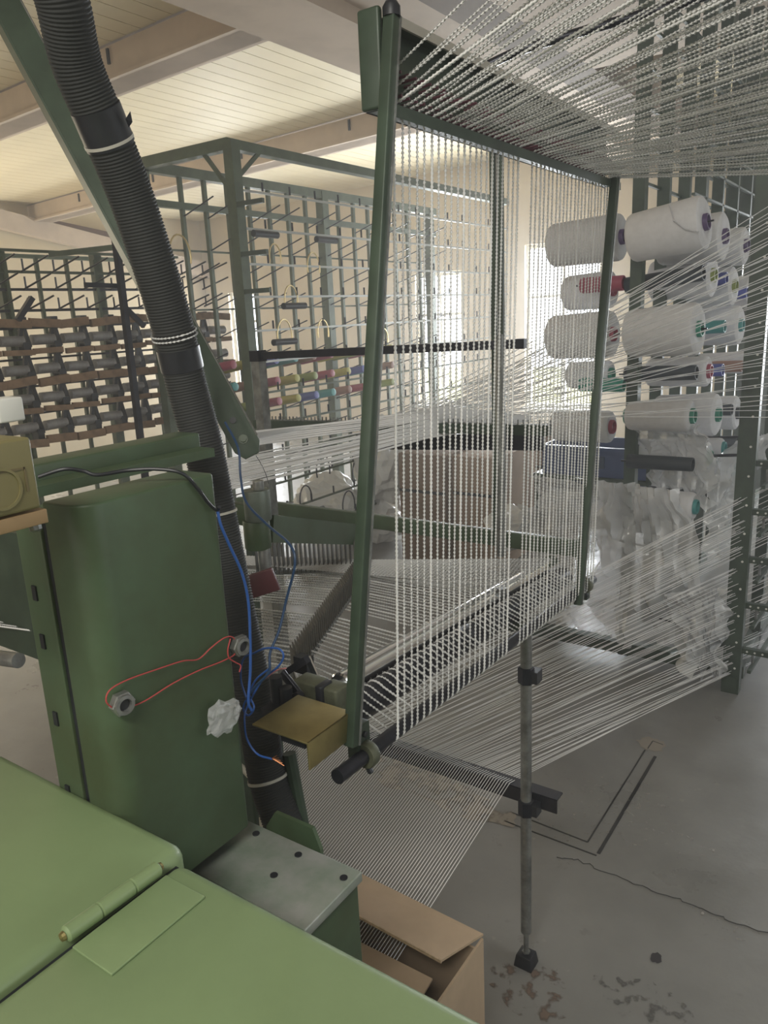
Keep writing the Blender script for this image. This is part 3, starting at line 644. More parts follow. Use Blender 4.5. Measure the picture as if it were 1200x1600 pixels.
# crumpled wrap
def crumple(nm, c, s, m, seed, sub=4, amp=.35):
    bm = bmesh.new(); bmesh.ops.create_icosphere(bm, subdivisions=sub, radius=1); r = random.Random(seed)
    from mathutils import noise
    off = Vector((seed*3.1, seed*1.7, 0))
    for v in bm.verts:
        n = v.co.normalized(); a = noise.noise(n*1.8+off)+.6*noise.noise(n*4.2+off)+.3*noise.noise(n*9+off)
        v.co = n*(1+amp*a); v.co = Vector((v.co.x*s[0], v.co.y*s[1], v.co.z*s[2]))
    me = bpy.data.meshes.new(nm); bm.to_mesh(me); bm.free(); me.materials.append(m)
    me.polygons.foreach_set('use_smooth', [False]*len(me.polygons))
    o = bpy.data.objects.new(nm, me); COL.objects.link(o); o.location = c; return o
tag(crumple('plastic_wrap', atx(352, 1120, -.684), (.009, .026, .02), WRAP, 3, 3, .5), 'crumpled clear plastic wrapped round a wire joint on the cabinet edge', 'plastic wrap')

# ------------------------------------------------------------------ mechanism between cabinet and reed
sp = aty(405, 770, 1.05)
spn = empty('spindle', (sp.x, 1.05, 1.2), 'green and grey upright spindle housing with knurled screw on top', 'spindle')
def lat(px, y, pts, n=24):  # pts: (pixel row, radius)
    return None
def colv(px0, py0, px1, py1, y, r0, r1, nm, m, par, n=24):
    a = aty(px0, py0, y); b = aty(px1, py1, y); b.x = a.x
    L = a.z-b.z
    return MB().lathe([(0, r1*.97), (.002, r1), (L-.002, r0), (L, r0*.97)], b, (0, 0, 1), n).build(nm, m, par, smooth=True)
colv(400, 765, 404, 812, 1.05, .026, .026, 'upper_sleeve', mat('grey_green_steel', (.17, .2, .17), .45, .4, .3, 20), spn)
colv(400, 812, 406, 856, 1.05, .0262, .0262, 'lower_sleeve', GREEN, spn)
colv(403, 751, 403, 765, 1.05, .011, .011, 'knurled_screw', STEEL, spn, 12)
colv(412, 856, 414, 895, 1.05, .012, .012, 'shaft', STEEL, spn)
arm = aty(375, 805, 1.06)
MB().bb((arm.x-.09, 1.06, arm.z-.022), (arm.x+.04, 1.08, arm.z+.022)).build('arm', GREEN, spn, bevel=.003)
a, b = aty(420, 826, 1.08), aty(566, 836, 1.64)
MB().bar(a, Vector((b.x, b.y, b.z)), .02, .055).build('long_arm', GREEN, spn)
p = aty(417, 910, 1.0); tag(MB().bar((p.x-.05, .96, p.z-.015), (p.x+.025, 1.0, p.z+.012), .01, .045).build('maroon_plate', MAROON, bevel=.002, org=p), 'small dark maroon plate below the spindle shaft', 'plate')
# clamp blocks and levers
cl = aty(500, 1085, .84)
cla = empty('roller_clamp', (cl.x, .84, cl.z-.04), 'pair of olive cast clamp blocks holding the near roller ends', 'clamp')
p = aty(488, 1080, .86); MB().box(p, (.05, .035, .045)).build('block', OLIVE, cla, bevel=.004)
p = aty(523, 1088, .84); MB().box(p, (.034, .035, .04)).build('block', OLIVE, cla, bevel=.004)
p = aty(507, 1090, .83); MB().box(p, (.012, .03, .05)).build('dark_shim', BLACK, cla, bevel=.002)
MB().bar(aty(440, 1050, .82), aty(470, 1088, .82), .014, .007, (0, -1, 0)).build('lever', BLKSTEEL, cla, bevel=.002)
MB().lathe([(0, .009), (.01, .009)], aty(470, 1087, .815), (0, -1, 0), 16).build('pivot', BLKSTEEL, cla, smooth=True)
MB().bar(aty(448, 1050, .9), aty(480, 1030, .9), .012, .012).build('link', BLKSTEEL, cla)
MB().bar(aty(480, 1026, .93), aty(496, 1062, .93), .012, .004, (0, -1, 0)).build('slotted_strip', CHROME, cla)
MB().bb(tuple(aty(460, 1050, .93)-Vector((.0, .0, .0))), tuple(aty(460, 1050, .93)+Vector((.03, .02, .03)))).build('dark_carrier', BLACK, cla)
for px, py in ((432, 1075), (448, 1092)): p = aty(px, py, .8); MB().lathe([(-.04, .01), (.02, .01)], p, (0, 0, 1), 14).build('black_stud', BLACK, cla, smooth=True)
p = aty(470, 1112, .8); MB().box(p-Vector((0, 0, .0)), (.11, .06, .012)).build('dark_bed', BLACK, cla)
# gold angle bracket
f0, f1 = atx(480, 1160, -.632), atx(543, 1117, -.632); f2, f3 = atx(547, 1153, -.632), atx(486, 1204, -.632)
y0_, y1_ = f0.y, f1.y; zt = (f0.z+f1.z)/2; zb = (f2.z+f3.z)/2
gb2 = empty('gold_bracket', (-.66, (y0_+y1_)/2, zb), 'gold-coloured folded sheet bracket below the clamp blocks', 'bracket')
MB().bb((-.634, y0_, zb), (-.631, y1_, zt)).build('front_flange', BRASS, gb2, bevel=.001)
MB().bb((-.735, y0_, zt-.003), (-.631, y1_+.01, zt)).build('top_flange', BRASS, gb2, bevel=.001)
MB().bb((-.70, y0_+.02, zb+.015), (-.655, y1_, zt-.004)).build('hollow_shade', BLACK, gb2)  # black block in place of the shade inside the hollow bracket
# machine bed below that joins things (dark, in shade)
tag(MB().bb((-1.16, .93, 0), (-1.0, 1.03, .93)).build('machine_bed', DKGRN, bevel=.004, org=(-1.08, .98, 0)), 'dark green machine bed in shade behind the hose foot', 'machine bed')
tag(MB().bb((-2.1, .84, .95), (-1.05, .92, 1.24)).bb((-2.1, .86, 0), (-2.0, .9, .95)).bb((-1.15, .86, 0), (-1.08, .9, .95)).build('machine_crossbeam', DKGRN, bevel=.003, org=(-1.5, .88, 0)), 'dark green machine crossbeam glimpsed left of the control cabinet', 'beam')
# shaft at far left
p = aty(14, 1028, .62); tag(MB().tube([(p.x-.2, .6, p.z-.02), (p.x+.03, .62, p.z+.002)], .013, 16).build('left_shaft', STEEL, smooth=True), 'dull round shaft entering the cabinet rail at the left edge', 'shaft')
p = aty(6, 985, .9)
for k in range(6): 
    tag(MB().tube([p+Vector((-.02-.05*math.sin(a)-.0, 0, .05*math.cos(a)))*1+Vector((0, .01*k, 0))+Vector((.008*k, 0, -.006*k)) for a in np.linspace(.2, 2.6, 12)], .002, 5).build('spring_wire', STEEL, smooth=True), 'bent grey spring wire showing at the left edge behind the rail', 'wire', 'spring wires at the left edge')

# ------------------------------------------------------------------ carton
bx = empty('cardboard_box', (-.93, .92, 0), 'open brown cardboard box on the floor with its lid flap lifted', 'box')
X0, X1, Y0, Y1, ZT = -1.30, -.612, .60, 1.155, .415
w = .005
MB().bb((X1-w, Y0, 0), (X1, Y1, ZT)).build('side_panel', CARD, bx); MB().bb((X0, Y0, 0), (X0+w, Y1, ZT)).build('side_panel', CARD, bx)
MB().bb((X0+w, Y1-w, 0), (X1-w, Y1, ZT-.03)).build('side_panel', CARD, bx); MB().bb((X0+w, Y0, 0), (X1-w, Y0+w, ZT)).build('side_panel', CARD, bx)
MB().bb((X0+w, Y0+w, .0), (X1-w, Y1-w, .006)).build('bottom', CARD, bx)
fa = [Vector((X0, Y1, ZT+.005)), Vector((X1, Y1, ZT+.004)), Vector((X1-.02, Y1-.10, ZT+.055)), Vector((X0+.02, Y1-.115, ZT+.05))]
fa = [Vector((X0, Y1, ZT+.04)), Vector((X1, Y1, ZT+.012)), atz(690, 1500, ZT+.03), Vector((X0+.02, Y1-.10, ZT+.045))]
MB().prism(fa, (0, 0, -.005)).build('lifted_flap', CARD, bx); 
MB().bar(fa[2]+Vector((0, -.001, -.003)), fa[3]+Vector((0, -.001, -.003)), .003, .007).build('flap_edge', CARDIN, bx)
na = [Vector((X0+w, Y0+w, ZT-.01)), Vector((X1-w, Y0+w, ZT-.01)), atz(678, 1530, ZT-.012), atz(560, 1470, ZT-.012), Vector((X0+w, atz(560, 1470, ZT-.012).y, ZT-.012))]
na[2].x = X1-w-.04
MB().prism(na, (0, 0, -.005)).build('near_flap', CARD, bx)

# ------------------------------------------------------------------ RIGHT CREEL with cones
cr = empty('yarn_creel', (-.8, 3.3, 0), 'green steel yarn creel at the right loaded with white cones', 'creel')
def vpost(x, y, w, d, z0, z1, nm, m, par=None, holes=False):
    par = par or cr
    o = MB().bb((x-w/2, y-d/2, z0), (x+w/2, y+d/2, z1)).build(nm, m, par)
    if holes:
        hm = MB()
        for z in np.arange(z0+.12, z1-.1, .12): hm.lathe([(0, .005), (.001, .005)], (x+w*.2, y-d/2-.0005, z), (0, -1, 0), 8)
        tag(hm.build('hole', WHITEP, o, org=par.location), kind='stuff')
    return o
vpost(-.535, 3.33, .07, .05, 0, 3.15, 'post', DKGRN, holes=True)
vpost(-1.035, 3.45, .05, .05, .05, 3.15, 'post', DKGRN)
CY = [3.45+.36*k for k in range(13)]
for k, y in enumerate(CY[1:]): vpost(-1.035, y, .055, .035, .05, 3.15, 'post', DKGRN)
for k, y in enumerate(CY[1:]): vpost(-.90, y+.1, .05, .03, 1.95, 3.15, 'upper_post', DKGRN)
for k in range(8): vpost(-.535, 3.9+.6*k, .05, .04, 0, 3.15, 'post', DKGRN)
for z in (.05, 3.12):
    MB().bb((-1.06, 3.42, z-.03), (-1.01, 8.2, z+.03)).build('long_rail', DKGRN, cr); MB().bb((-.56, 3.3, z-.03), (-.51, 8.2, z+.03)).build('long_rail', DKGRN, cr)
a, b = atz(1150, 1064, .05), atz(800, 985, .05)
MB().bb((-1.75, 3.40, .035), (-.5, 3.46, .09)).build('foot_beam', DKGRN, cr)
MB().bar((-.56, 3.36, .22), (-.80, 3.38, .08), .025, .03).build('diagonal_brace', DKGRN, cr)
for z in (2.15, 2.3, 2.45, 2.6, 2.75, 2.9): MB().bb((-1.06, 3.5, z-.006), (-1.045, 8.2, z+.006)).build('cross_rod', DKGRN, cr); 
for z in (2.1, 2.22, 2.34, 2.46, 2.58, 2.7): MB().bb((-.89, 3.7, z-.005), (-.875, 8.2, z+.005)).build('cross_rod', DKGRN, cr)
# perforated bars to the right of the front post and their hooked rails
for z in (1.012, .81, .605, .405, .2):
    pb = MB().bb((-.50, 3.32, z-.012), (.1, 3.345, z+.012)).build('perforated_bar', DKGRN, cr)
    hm = MB()
    for x in np.arange(-.48, .08, .03): hm.lathe([(0, .0045), (.001, .0045)], (x, 3.3195, z), (0, -1, 0), 6)
    tag(hm.build('hole', WHITEP, pb, org=cr.location), kind='stuff')
    MB().bar((-.47, 3.34, z-.1), (-.36, 5.6, z-.1), .015, .015).build('hook_rail', DKGRN, cr)
    for k in range(7):
        p = Vector((-.47+.11*k/6, 3.42+.32*k, z-.09)); MB().tube([p, p+Vector((.0, 0, .045)), p+Vector((.02, 0, .05))], .006, 6).build('hook', STEEL, cr)
for y in (3.55, 4.1): MB().bar((-1.03, y, .96), (-.6, y, 1.0), .012, .012).build('shelf_rod', BLKSTEEL, cr)
for y, z in ((3.3, .6), (3.3, .28), (3.36, .84)): MB().tube([(-1.3, y+.1, z+.02), (-.76, y, z)], .004, 6).build('peg', BLKSTEEL, cr)

def cone(nm, end, L, r, core, label, group=None, slope=.12, taper=.92, bare=False):
    """a cone of yarn on its paper core; end = centre of the visible end, axis points there"""
    end = Vector(end); ax = Vector((1, -.05, slope)).normalized(); st = end-ax*L
    root = empty(nm, st, label, 'yarn cone' if not bare else 'core', group)
    cr_ = .033
    if not bare:
        r0 = r*taper
        prof = [(0, cr_*.9), (.0, r0*.80), (.006, r0*.93), (.018, r0), (L-.02, r), (L-.008, r*.96), (L, r*.82), (L-.004, r*.5), (L-.006, cr_)]
        MB().lathe(prof, st, ax, 36).build('yarn', YARN, root, smooth=True)
        MB().lathe([(-.012, cr_*.8), (-.012, cr_), (L+.008, cr_*.98), (L+.012, cr_*.9), (L+.012, cr_*.78), (L-.05, cr_*.7)], st, ax, 24).build('core', core, root, smooth=True)
    else:
        MB().lathe([(0, r*.8), (.001, r), (L-.002, r*.93), (L, r*.9), (L, r*.78), (L-.05, r*.7)], st, ax, 24).build('tube', core, root, smooth=True)
    MB().tube([st-ax*.03, end+ax*(.03 if r > .103 else -.02)], .004, 6).build('peg', BLKSTEEL, cr, smooth=True)
    return root
def C3(px, py, y): return aty(px, py, y)
cone('yarn_cone', C3(1103, 347, 3.33), .295, .104, PURPLE, 'big full white cone with purple core, topmost right of the centre post')
r_ = rope('loose_yarn', [C3(1046, 318, 3.24), C3(1053, 345, 3.22), C3(1070, 358, 3.22), C3(1092, 363, 3.225)], .0035, .003, m=YARN); tag(r_, 'loose strand of yarn lying across the topmost big cone', 'yarn')
cone('yarn_cone', C3(1093, 514, 3.33), .29, .106, GCORE, 'big full white cone with green core, second down right of the centre post', slope=.04)
cone('yarn_cone', C3(1082, 650, 3.33), .27, .066, GCORE, 'half-used white cone with green core crossed by two white threads', slope=.04)
cone('bare_core', C3(1100, 426, 3.62), .34, .036, KCORE, 'bare charcoal core just below the topmost big cone', slope=.1, bare=True)
cone('bare_core', C3(1089, 582, 3.5), .31, .034, KCORE, 'bare charcoal core below the green-cored big cone', slope=.03, bare=True)
cone('bare_core', C3(1083, 726, 3.25), .27, .031, KCORE, 'bare charcoal core in front of the plastic, beneath the half-used cone', slope=.02, bare=True)
cone('bare_core', C3(1102, 776, 3.5), .25, .03, KCORE, 'bare charcoal core just above the wrapped cone', slope=.02, bare=True)
cone('bare_core', C3(1107, 640, 3.8), .27, .035, KCORE, 'bare charcoal core behind the half-used cone', slope=.03, bare=True)
for (px, py, y, r, c_, lab) in [
    (1133, 369, 3.72, .102, PURPLE, 'second white cone in the top row, with dark purple core'),
    (1166, 384, 4.25, .09, PURPLE, 'third and farthest white cone of the top row'),
    (1115, 430, 3.86, .098, OCORE, 'white cone with olive core below the top row, nearest of three'),
    (1148, 447, 4.25, .096, OCORE, 'white cone with olive core below the top row, middle of three'),
    (1174, 455, 4.75, .085, PURPLE, 'white cone below the top row, farthest of three'),
    (1158, 508, 4.3, .098, TCORE, 'white cone with teal core right behind the green-cored big one'),
    (1108, 580, 3.78, .07, RCORE, 'white cone with red core in the fourth row'),
    (1170, 566, 4.6, .06, RCORE, 'far small white cone with red core in the fourth row'),
    (1122, 648, 3.75, .098, GCORE, 'narrow-looking white cone with green core in the fifth row'),
    (1153, 645, 4.3, .088, KCORE, 'far white cone with dark core in the fifth row'),
    (1130, 700, 4.05, .05, TCORE, 'thin white cone with teal core above the draped plastic')]:
    cone('yarn_cone', C3(px, py, y), .28, r, c_, lab, slope=.03)
for (px, py, y, c_, lab) in [(1136, 435, 4.1, BCORE, 'short blue bare core between two olive-cored cones'), (1168, 457, 4.55, BCORE, 'far blue bare core below the top row'),
    (1133, 510, 4.0, TCORE, 'teal bare core right of the green-cored big cone'), (1150, 505, 4.5, BRCORE, 'brown bare core beside the teal-cored cone'),
    (1130, 578, 4.0, BCORE, 'blue bare core in the fourth row'), (1160, 572, 4.5, BRCORE, 'brown bare core in the fourth row'), (1144, 640, 4.1, KCORE, 'charcoal bare core between the two far fifth-row cones'), (1152, 690, 4.6, KCORE, 'charcoal bare core above the far draped plastic')]:
    cone('bare_core', C3(px, py, y), .24, .032, c_, lab, slope=.03, bare=True)
for (px, py, y, L, r, c_, lab) in [
    (972, 370, 3.52, .33, .1, PURPLE, 'white cone left of the centre post, topmost, seen through the curtain'),
    (958, 452, 3.8, .24, .088, RCORE, 'white cone left of the centre post, second from the top'),
    (958, 522, 3.52, .30, .105, RCORE, 'white cone left of the centre post, third from the top'),
    (955, 585, 3.8, .22, .07, GCORE, 'white cone left of the centre post, fourth from the top'),
    (956, 667, 3.52, .29, .075, RCORE, 'white cone left of the centre post with red core, fifth from the top')]:
    cone('yarn_cone', C3(px, py, y), L, r, c_, lab, slope=.03, taper=.95)
cone('bare_core', C3(975, 442, 3.6), .2, .036, RCORE, 'dusty red bare core left of the centre post', slope=0, bare=True)
cone('bare_core', C3(975, 602, 3.7), .22, .034, GCORE, 'green bare core left of the centre post', slope=0, bare=True)
cone('yarn_cone', C3(1086, 792, 3.36), .26, .062, TCORE, 'white cone wrapped in clear plastic, lowest right of the centre post', slope=0)
cone('yarn_cone', C3(1108, 715, 3.55), .3, .07, GCORE, 'white cone under clear plastic behind the bare charcoal core', slope=0)
cone('yarn_cone', C3(952, 800, 3.42), .32, .085, KCORE, 'white cone wrapped in clear plastic left of the centre post', slope=0)
cone('yarn_cone', C3(1146, 735, 4.4), .25, .07, TCORE, 'far white cone under clear plastic with teal core', slope=0)
# draped plastic
from mathutils import noise
def drape(nm, c4, lab, seed, amp=.05, nu=34, nv=40, bulge=.1, hem=.08, rr=None):
    """sheet of film between four corners (tl, tr, br, bl), folded and crumpled"""
    tl, tr, br_, bl = [Vector(p) for p in c4]; n0 = (tr-tl).cross(bl-tl).normalized()
    if n0.y > 0: n0 = -n0
    vs = []
    for j in range(nv+1):
        v = j/nv
        for i in range(nu+1):
            u = i/nu; p = tl.lerp(tr, u).lerp(bl.lerp(br_, u), v)
            q = Vector((u*5+seed*7, v*2.2, seed))
            fold = (noise.noise(Vector((u*3.6+v*2.5+seed, v*1.4, seed*2)))+.6*abs(noise.noise(Vector((u*6-v*5+seed, v*3, seed)))))*amp*1.3*(.5+.6*v)
            cr2 = noise.noise(q*3)*amp*.6+abs(noise.noise(q*6))*amp*.5
            top = math.exp(-(v/.16)**2)*bulge
            e = noise.noise(Vector((u*4, seed, v*5)))*hem
            vs.append(p+n0*(fold+cr2+top)+Vector((e*(abs(u-.5)*2)**2, 0, (noise.noise(Vector((u*5, seed*3, 0)))*hem*v))))
    fs = [(j*(nu+1)+i, j*(nu+1)+i+1, (j+1)*(nu+1)+i+1, (j+1)*(nu+1)+i) for j in range(nv) for i in range(nu)]
    o = MB().add(vs, fs).build(nm, FILM, smooth=True, org=(tl+br_)/2); return tag(o, lab, 'plastic sheet')
drape('plastic_sheet', [(-1.08, 3.26, .93), (-.74, 3.24, .93), (-.60, 3.3, .12), (-1.16, 3.3, .2)], 'large clear plastic sheet draped from the lowest cone almost to the floor', 1, .07)
drape('plastic_sheet', [(-1.44, 3.34, .92), (-1.05, 3.34, .90), (-1.06, 3.36, .52), (-1.40, 3.38, .58)], 'clear plastic wrapping the cone left of the centre post', 2, .05)
drape('plastic_sheet', [(-1.02, 3.46, 1.15), (-.70, 3.42, 1.17), (-.66, 3.44, .8), (-.95, 3.48, .85)], 'clear plastic over the cone behind the bare charcoal core', 3, .04)
drape('plastic_sheet', [(-.72, 3.62, 1.05), (-.60, 3.95, 1.05), (-.60, 3.75, .55), (-.72, 3.55, .5)], 'narrow clear plastic hanging beside the right post', 4, .05)
drape('plastic_sheet', [(-1.55, 3.46, .74), (-1.05, 3.44, .72), (-.9, 3.46, .06), (-1.5, 3.5, .08)], 'low clear plastic behind the curtain bar end', 5, .05)
drape('plastic_sheet', [(-.80, 3.25, .45), (-.56, 3.29, .5), (-.56, 3.25, .1), (-.66, 3.2, .12)], 'crumpled plastic corner at the foot of the right post', 6, .09)
drape('plastic_sheet', [(-.46, 3.9, 1.1), (-.25, 4.3, 1.1), (-.25, 4.2, .2), (-.5, 3.8, .2)], 'pale clear plastic hanging right of the right post', 7, .06)
# blue crates behind the creel
def crate(px, py, y, wx, lab, lx=0):
    c = aty(px, py, y); r = empty('blue_crate', (c.x, c.y, c.z-.09), lab, 'crate'); a, b, h = wx/2, .18, .17; x, yy, z = r.location
    m = MB().bb((x-a, yy-b, z), (x+a, yy-b+.01, z+h)).bb((x-a, yy+b-.01, z), (x+a, yy+b, z+h)).bb((x-a, yy-b, z), (x-a+.01, yy+b, z+h)).bb((x+a-.01, yy-b, z), (x+a, yy+b, z+h)).bb((x-a, yy-b, z), (x+a, yy+b, z+.01))
    m.build('tub', DARKBLUE, r); MB().bb((x-a-.015, yy-b-.015, z+h-.02), (x+a+.015, yy-b+.012, z+h)).build('rim', DARKBLUE, r)
    MB().bb((x-.06, yy-b-.004, z+.05), (x+.06, yy-b, z+.12)).build('label_plate', NAVY, r); return r
crate(945, 712, 4.35, .62, 'blue plastic crate behind the creel, upper of two')
crate(945, 782, 4.35, .55, 'blue plastic crate behind the creel, lower of two')
sh = empty('crate_stand', (-1.8, 4.35, 0), 'dark steel stand under the two blue crates', 'stand')
zz1 = aty(945, 712, 4.35).z-.09; zz2 = aty(945, 782, 4.35).z-.09; cx = aty(945, 712, 4.35).x
for z in (zz1, zz2): MB().bb((cx-.36, 4.15, z-.025), (cx+.36, 4.55, z-.002)).build('shelf', DKGRN, sh)
for sx in (-.34, .34):
    for y in (4.17, 4.53): MB().bb((cx+sx-.015, y-.015, 0), (cx+sx+.015, y+.015, zz1)).build('leg', DKGRN, sh)

# ------------------------------------------------------------------ MIDDLE CREEL (empty, green)
mc = empty('empty_creel', (-3.2, 3.3, 0), 'long empty green creel with peg rods and wire loops left of centre', 'creel')
XA, XBk = -3.2, -3.95
def vr(x, y, w, z0, z1, nm='rod', par=mc, m=RACKG): return MB().bb((x-w/2, y-w/2, z0), (x+w/2, y+w/2, z1)).build(nm, m, par)
vr(XA, 3.29, .065, 0, 2.61, 'corner_post'); vr(XBk, 3.29, .06, 0, 2.61, 'corner_post')
for y in (5.0, 6.6): vr(XBk, y, .07, 0, 2.6, 'post')
MB().bb((XA-.03, 3.29, 2.56), (XA+.03, 6.7, 2.61)).build('top_rail', RACKG, mc); MB().bb((XBk-.03, 3.26, 2.55), (XBk+.03, 6.7, 2.61)).build('top_rail', RACKG, mc)
MB().bb((XBk-.05, 3.26, 2.56), (XA, 3.32, 2.62)).build('top_rail', RACKG, mc)
MB().bb((XBk-.02, 3.1, 2.36), (XBk+.02, 6.7, 2.40)).build('top_rail', RACKG, mc)
MB().bar((XA, 3.29, 2.32), (XA-.22, 3.29, 2.58), .015, .022).build('knee_brace', RACKG, mc); MB().bar((XA, 3.29, 2.4), (XA+.02, 3.5, 2.58), .02, .02).build('knee_brace', RACKG, mc)
y0_ = atx(285, 330, XBk).y; st_ = atx(322, 330, XBk).y-y0_; ys = []
while y0_ < 6.6: ys.append(y0_); y0_ += st_
for y in ys: vr(XBk, y, .025, 0, 2.56, 'rod')
SILV = mat('dusty_zinc_rod', (.42, .43, .4), .45, .3)
ZR = [2.36, 2.16, 1.97, 1.79, 1.6, 1.42, 1.24, 1.05, .86, .68, .5, .32]
for j, z in enumerate(ZR):
    MB().bb((XA-.0, 3.33, z-.006), (XA+.012, 6.7, z+.006)).build('guide_rail', SILV if j < 6 else RACKG, mc)
    if j % 2: MB().bb((XBk-.02, 3.3, z-.052), (XBk-.008, 6.7, z-.04)).build('guide_rail', RACKG, mc)
    hk = MB(); 
    for y in np.arange(3.5, 6.6, .235): hk.tube([(XA+.012, y, z+.008), (XA+.012, y, z+.055)], .006, 5)
    tag(hk.build('hook', BLKSTEEL, mc), kind='stuff')
pg = MB(); proto = cyl((0, 0, 0), (.27, 0, .085), .0045, 6).mesh('peg', BLKSTEEL, smooth=True)
npg = 0
for j, z in enumerate(ZR):
    for y in ys:
        if npg < 260:
            if (j*7+int(y*10)) % 3 == 0: continue
            o = bpy.data.objects.new('peg', proto); COL.objects.link(o); o.parent = mc; o.location = Vector((XBk+.015, y, z-.04))-mc.location; npg += 1
for (px, py, r) in [(455, 470, .06), (490, 418, .06), (445, 525, .065), (505, 520, .055), (600, 530, .05), (430, 402, .05), (282, 400, .07), (505, 735, .07), (560, 740, .07), (478, 780, .06), (545, 790, .07), (610, 760, .06), (580, 745, .05)]:
    c = atx(px, py, XA+.01); pts = [(c.x, c.y+r*math.cos(a), c.z+r*1.5*math.sin(a)) for a in np.linspace(-.35, PI+.35, 14)]
    MB().tube(pts, .005, 6).build('wire_loop', LOOPW if py < 700 else BLKSTEEL, mc, smooth=True)
for (px, py) in [(415, 366), (510, 375), (460, 478), (445, 534), (490, 800)]:
    c = atx(px, py, XA+.03); MB().tube([(c.x, c.y-.1, c.z), (c.x, c.y+.1, c.z)], .02, 10).build('black_sleeve', BLACK, mc, smooth=True)
for z in (2.28, 2.02, 1.82): MB().bb((XA, 3.26, z-.015), (XA+.22, 3.28, z+.01)).build('arm', DKGRN, mc)
# bobbins lying on pegs
cols = [RCORE, YCORE, BCORE, TCORE, BRCORE, RCORE, YCORE, OCORE]
bn_ = 0
names = {RCORE: 'red', YCORE: 'yellow-green', BCORE: 'blue', TCORE: 'teal', BRCORE: 'brown', OCORE: 'olive'}
for row, z in enumerate((1.38, 1.24, 1.10)):
    for k in range(min(10, len(ys))):
        y = 3.55+.225*k*1.5; c_ = cols[(row*3+k) % 8]
        y = ys[k % len(ys)]; st = Vector((XBk+.03, y, z-.03)); ax = Vector((.27, 0, .04)).normalized()
        o = MB().lathe([(0, .02), (.002, .034), (.3, .028), (.302, .02)], st, ax, 14).build('empty_bobbin', c_, smooth=True, org=st)
        tag(o, '%s empty bobbin on a peg of the empty creel behind the thread bands' % names[c_], 'bobbin', '%s bobbins on the empty creel' % names[c_])

# ------------------------------------------------------------------ FAR LEFT CREEL with rollers
lc = empty('roller_creel', (-4.2, 2.5, 0), 'far left green rack of wooden slats and grey rollers', 'rack')
XQ = -4.1
for y in (2.6, 3.25): vr(XQ-.35, y, .055, 0, 2.12, 'post', lc)
for y in np.arange(2.0, 4.0, .2): vr(XQ-.3, y, .02, .5, 2.08, 'rod', lc)
for z in (2.12, 2.0, 1.9, 1.78, 1.68): MB().bb((XQ-.32, 1.6, z-.01), (XQ-.30, 3.9, z+.006)).build('rail', RACKG if z > 1.95 else BLKSTEEL, lc)
MB().bb((XQ-.9, 1.6, 2.13), (XQ-.86, 3.9, 2.155)).build('rail', RACKG, lc)
MB().bar((XQ-.3, 2.9, 2.1), (XQ+.35, 3.2, 2.13), .03, .03).build('rail', RACKG, lc)
hk = MB()
for z in (2.0, 1.9, 1.78):
    for y in np.arange(1.7, 4.3, .2): hk.tube([(XQ-.28, y, z), (XQ-.28, y, z+.07)], .006, 5); hk.tube([(XQ-.3, y, z), (XQ-.05, y+.02, z+.07)], .006, 5)
tag(hk.build('hook_peg', BLKSTEEL, lc), kind='stuff')
vr(-3.0, 2.31, .026, 0, 2.05, 'front_pole', lc, BLKSTEEL)
MB().bar(atx(190, 475, -3.02), atx(225, 510, -3.02), .02, .02).build('pole_bracket', BLKSTEEL, lc); MB().bar(atx(133, 445, -3.02), atx(188, 447, -3.02), .02, .02).build('pole_arm', BLKSTEEL, lc)
MB().bar(atx(50, 465, -3.6), atx(28, 500, -3.6), .025, .025).build('slanted_arm', BLKSTEEL, lc)
fork = MB().bar((0, 0, .11), (0, -.025, -.02), .02, .02).bar((0, 0, .11), (0, .03, -.04), .02, .02).box((0, 0, .1), (.05, .04, .05)).box((0, .0, -.045), (.06, .04, .07)).mesh('fork', BLACK)
slat = MB().box((0, 0, 0), (.025, .185, .045)).mesh('slat', WOOD); slat2 = MB().box((0, 0, 0), (.02, .18, .03)).mesh('slat', WOOD)
rol = MB().lathe([(0, .02), (.002, .029), (.138, .029), (.14, .02)], (0, 0, 0), (0, 1, 0), 18).mesh('roller', GREYROLL, smooth=True)
zr = [1.61, 1.45, 1.29, 1.13]; zs = [1.70, 1.545, 1.385, 1.225, 1.05]
ci = 0
for c in range(11):
    y = 1.92+.19*c
    for j, z in enumerate(zr):
        o = bpy.data.objects.new('roller', rol); COL.objects.link(o); o.location = (XQ, y+.02, z); o.rotation_euler = (rnd.uniform(-.03, .03), 0, 0)
        tag(o, 'dusty grey roller lying between dark forks in the far left rack', 'roller', 'grey rollers in the far left rack')
        f_ = bpy.data.objects.new('fork', fork); COL.objects.link(f_); f_.parent = lc; f_.location = Vector((XQ+.0, y-.025, z-.0))-lc.location
    for j, z in enumerate(zs):
        o = bpy.data.objects.new('slat', slat if j % 2 == 0 else slat2); COL.objects.link(o); o.parent = lc
        o.location = Vector((XQ+.05, y+.09+rnd.uniform(-.01, .01), z+rnd.uniform(-.006, .006)))-lc.location; o.rotation_euler = (rnd.uniform(-.09, .09), rnd.uniform(-.1, .1), 0)
for j, z in enumerate(zr+[.97, .8, .64]): MB().bb((XQ-.32, 1.6, z-.07), (XQ-.02, 1.62, z-.05)).build('arm', BLACK, lc)
for z in (1.50, 1.34, 1.18, 1.02): MB().bb((XQ-.25, 1.6, z-.006), (XQ-.23, 3.9, z+.006)).build('rear_rail', BLKSTEEL, lc)

